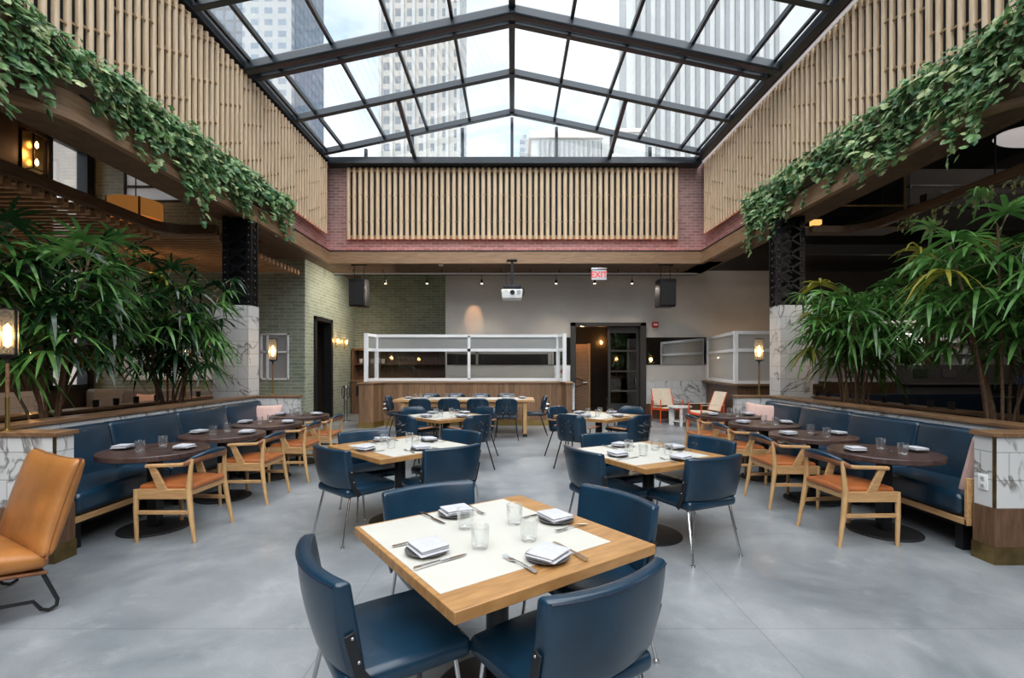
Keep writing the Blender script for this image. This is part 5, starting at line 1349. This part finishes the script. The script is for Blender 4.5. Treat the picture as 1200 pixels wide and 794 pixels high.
MB().box(2.1, 11.3, 59.7, 72, 29.5, 30.4).build('coping', M['limestone'], t5)
t6 = thing('low_building', 'small pale block with flat roof beside the finned low building', 'building'); MB().box(11.5, 17, 62, 70, 0, 31.5).build('walls', M['concrete'], t6); MB().box(11.4, 17.2, 61.8, 70, 31.2, 31.7).build('coping', M['limestone'], t6)
t7 = thing('distant_block', 'tiny distant block seen low in the gable glass', 'building'); MB().box(3.6, 8.5, 220, 230, 0, 104).box(4.4,6.6,222,228,104,107).build('walls', M['pale_tower'], t7)
# neighbour facade outside the left window
nf = thing('neighbour_facade', 'limestone neighbour facade with round columns outside the tall side window', 'building')
MB().box(-18, -17.5, 8, 30, 0, 12).build('walls', M['limestone'], nf)
for y in (14.6, 18.4, 22.4):
    cx = -13.0 if y == 14.6 else -16
    MB().lathe([(.42,0),(.42,.3),(.36,.4),(.33,6.4),(.36,6.5),(.46,6.7),(.46,6.9)], 28, (cx, y, 0)).build('pillar_shaft', M['limestone'], nf, 40)
MB().box(-17.6,-17.2,8,30,5.6,6.1).box(-17.6,-17.1,8,30,7.6,8.0).box(-17.6,-17.3,8,30,3.2,3.5).build('cornice', M['white'], nf)
wn_ = MB()
for k in range(7): wn_.box(-17.52,-17.46,9+k*2.6,10.2+k*2.6,6.2,7.4); wn_.box(-17.52,-17.46,9+k*2.6,10.2+k*2.6,3.6,5.4)
wn_.build('windows', M['fin_dark'], nf)
gr = struct(MB().box(-200, 200, -60, 300, -1.2, -.3).build('ground', M['concrete']))

# ================================================================== LIGHT
w = bpy.data.worlds.new('sky'); scene.world = w; w.use_nodes = True; nt = w.node_tree; bg = nt.nodes['Background']
tc = nd(nt, 'ShaderNodeTexCoord'); mp = nd(nt, 'ShaderNodeMapping'); mp.inputs['Scale'].default_value = (1,1,1.6); mp.inputs['Location'].default_value = (.35,.1,.2)
nt.links.new(tc.outputs['Generated'], mp.inputs[0])
no = nd(nt, 'ShaderNodeTexNoise'); no.inputs['Scale'].default_value = 2.3; no.inputs['Detail'].default_value = 7; no.inputs['Roughness'].default_value = .55; nt.links.new(mp.outputs[0], no.inputs[0])
rp = nd(nt, 'ShaderNodeValToRGB'); e = rp.color_ramp.elements; e[0].position = .40; e[1].position = .64; e[0].color = (.27,.45,.72,1); e[1].color = (.86,.88,.90,1)
x_ = rp.color_ramp.elements.new(.50); x_.color = (.62,.72,.83,1)
nt.links.new(no.outputs['Fac'], rp.inputs[0]); nt.links.new(rp.outputs[0], bg.inputs[0]); bg.inputs[1].default_value = 1.38
s = light('daylight', 'SUN', (0,-10,30), 6.8, (1,.985,.96), R(95), (R(24),R(5),0))
# ================================================================== CAMERA
cam = bpy.data.cameras.new('camera'); co = bpy.data.objects.new('camera', cam); COL.objects.link(co)
co.location = (0,0,1.5); co.rotation_euler = (R(90),0,0); cam.sensor_width = 36; cam.lens = 17.01; cam.shift_y = .025; cam.clip_end = 1000
scene.camera = co
vs = scene.view_settings; vs.view_transform = 'Standard'; vs.look = 'None'; vs.gamma = 1; vs.exposure = .35; vs.use_curve_mapping = False
cy = scene.cycles; cy.max_bounces = 7; cy.transparent_max_bounces = 16; cy.diffuse_bounces = 4; cy.glossy_bounces = 4; cy.caustics_reflective = False; cy.caustics_refractive = False; cy.sample_clamp_indirect = 6; cy.use_denoising = True
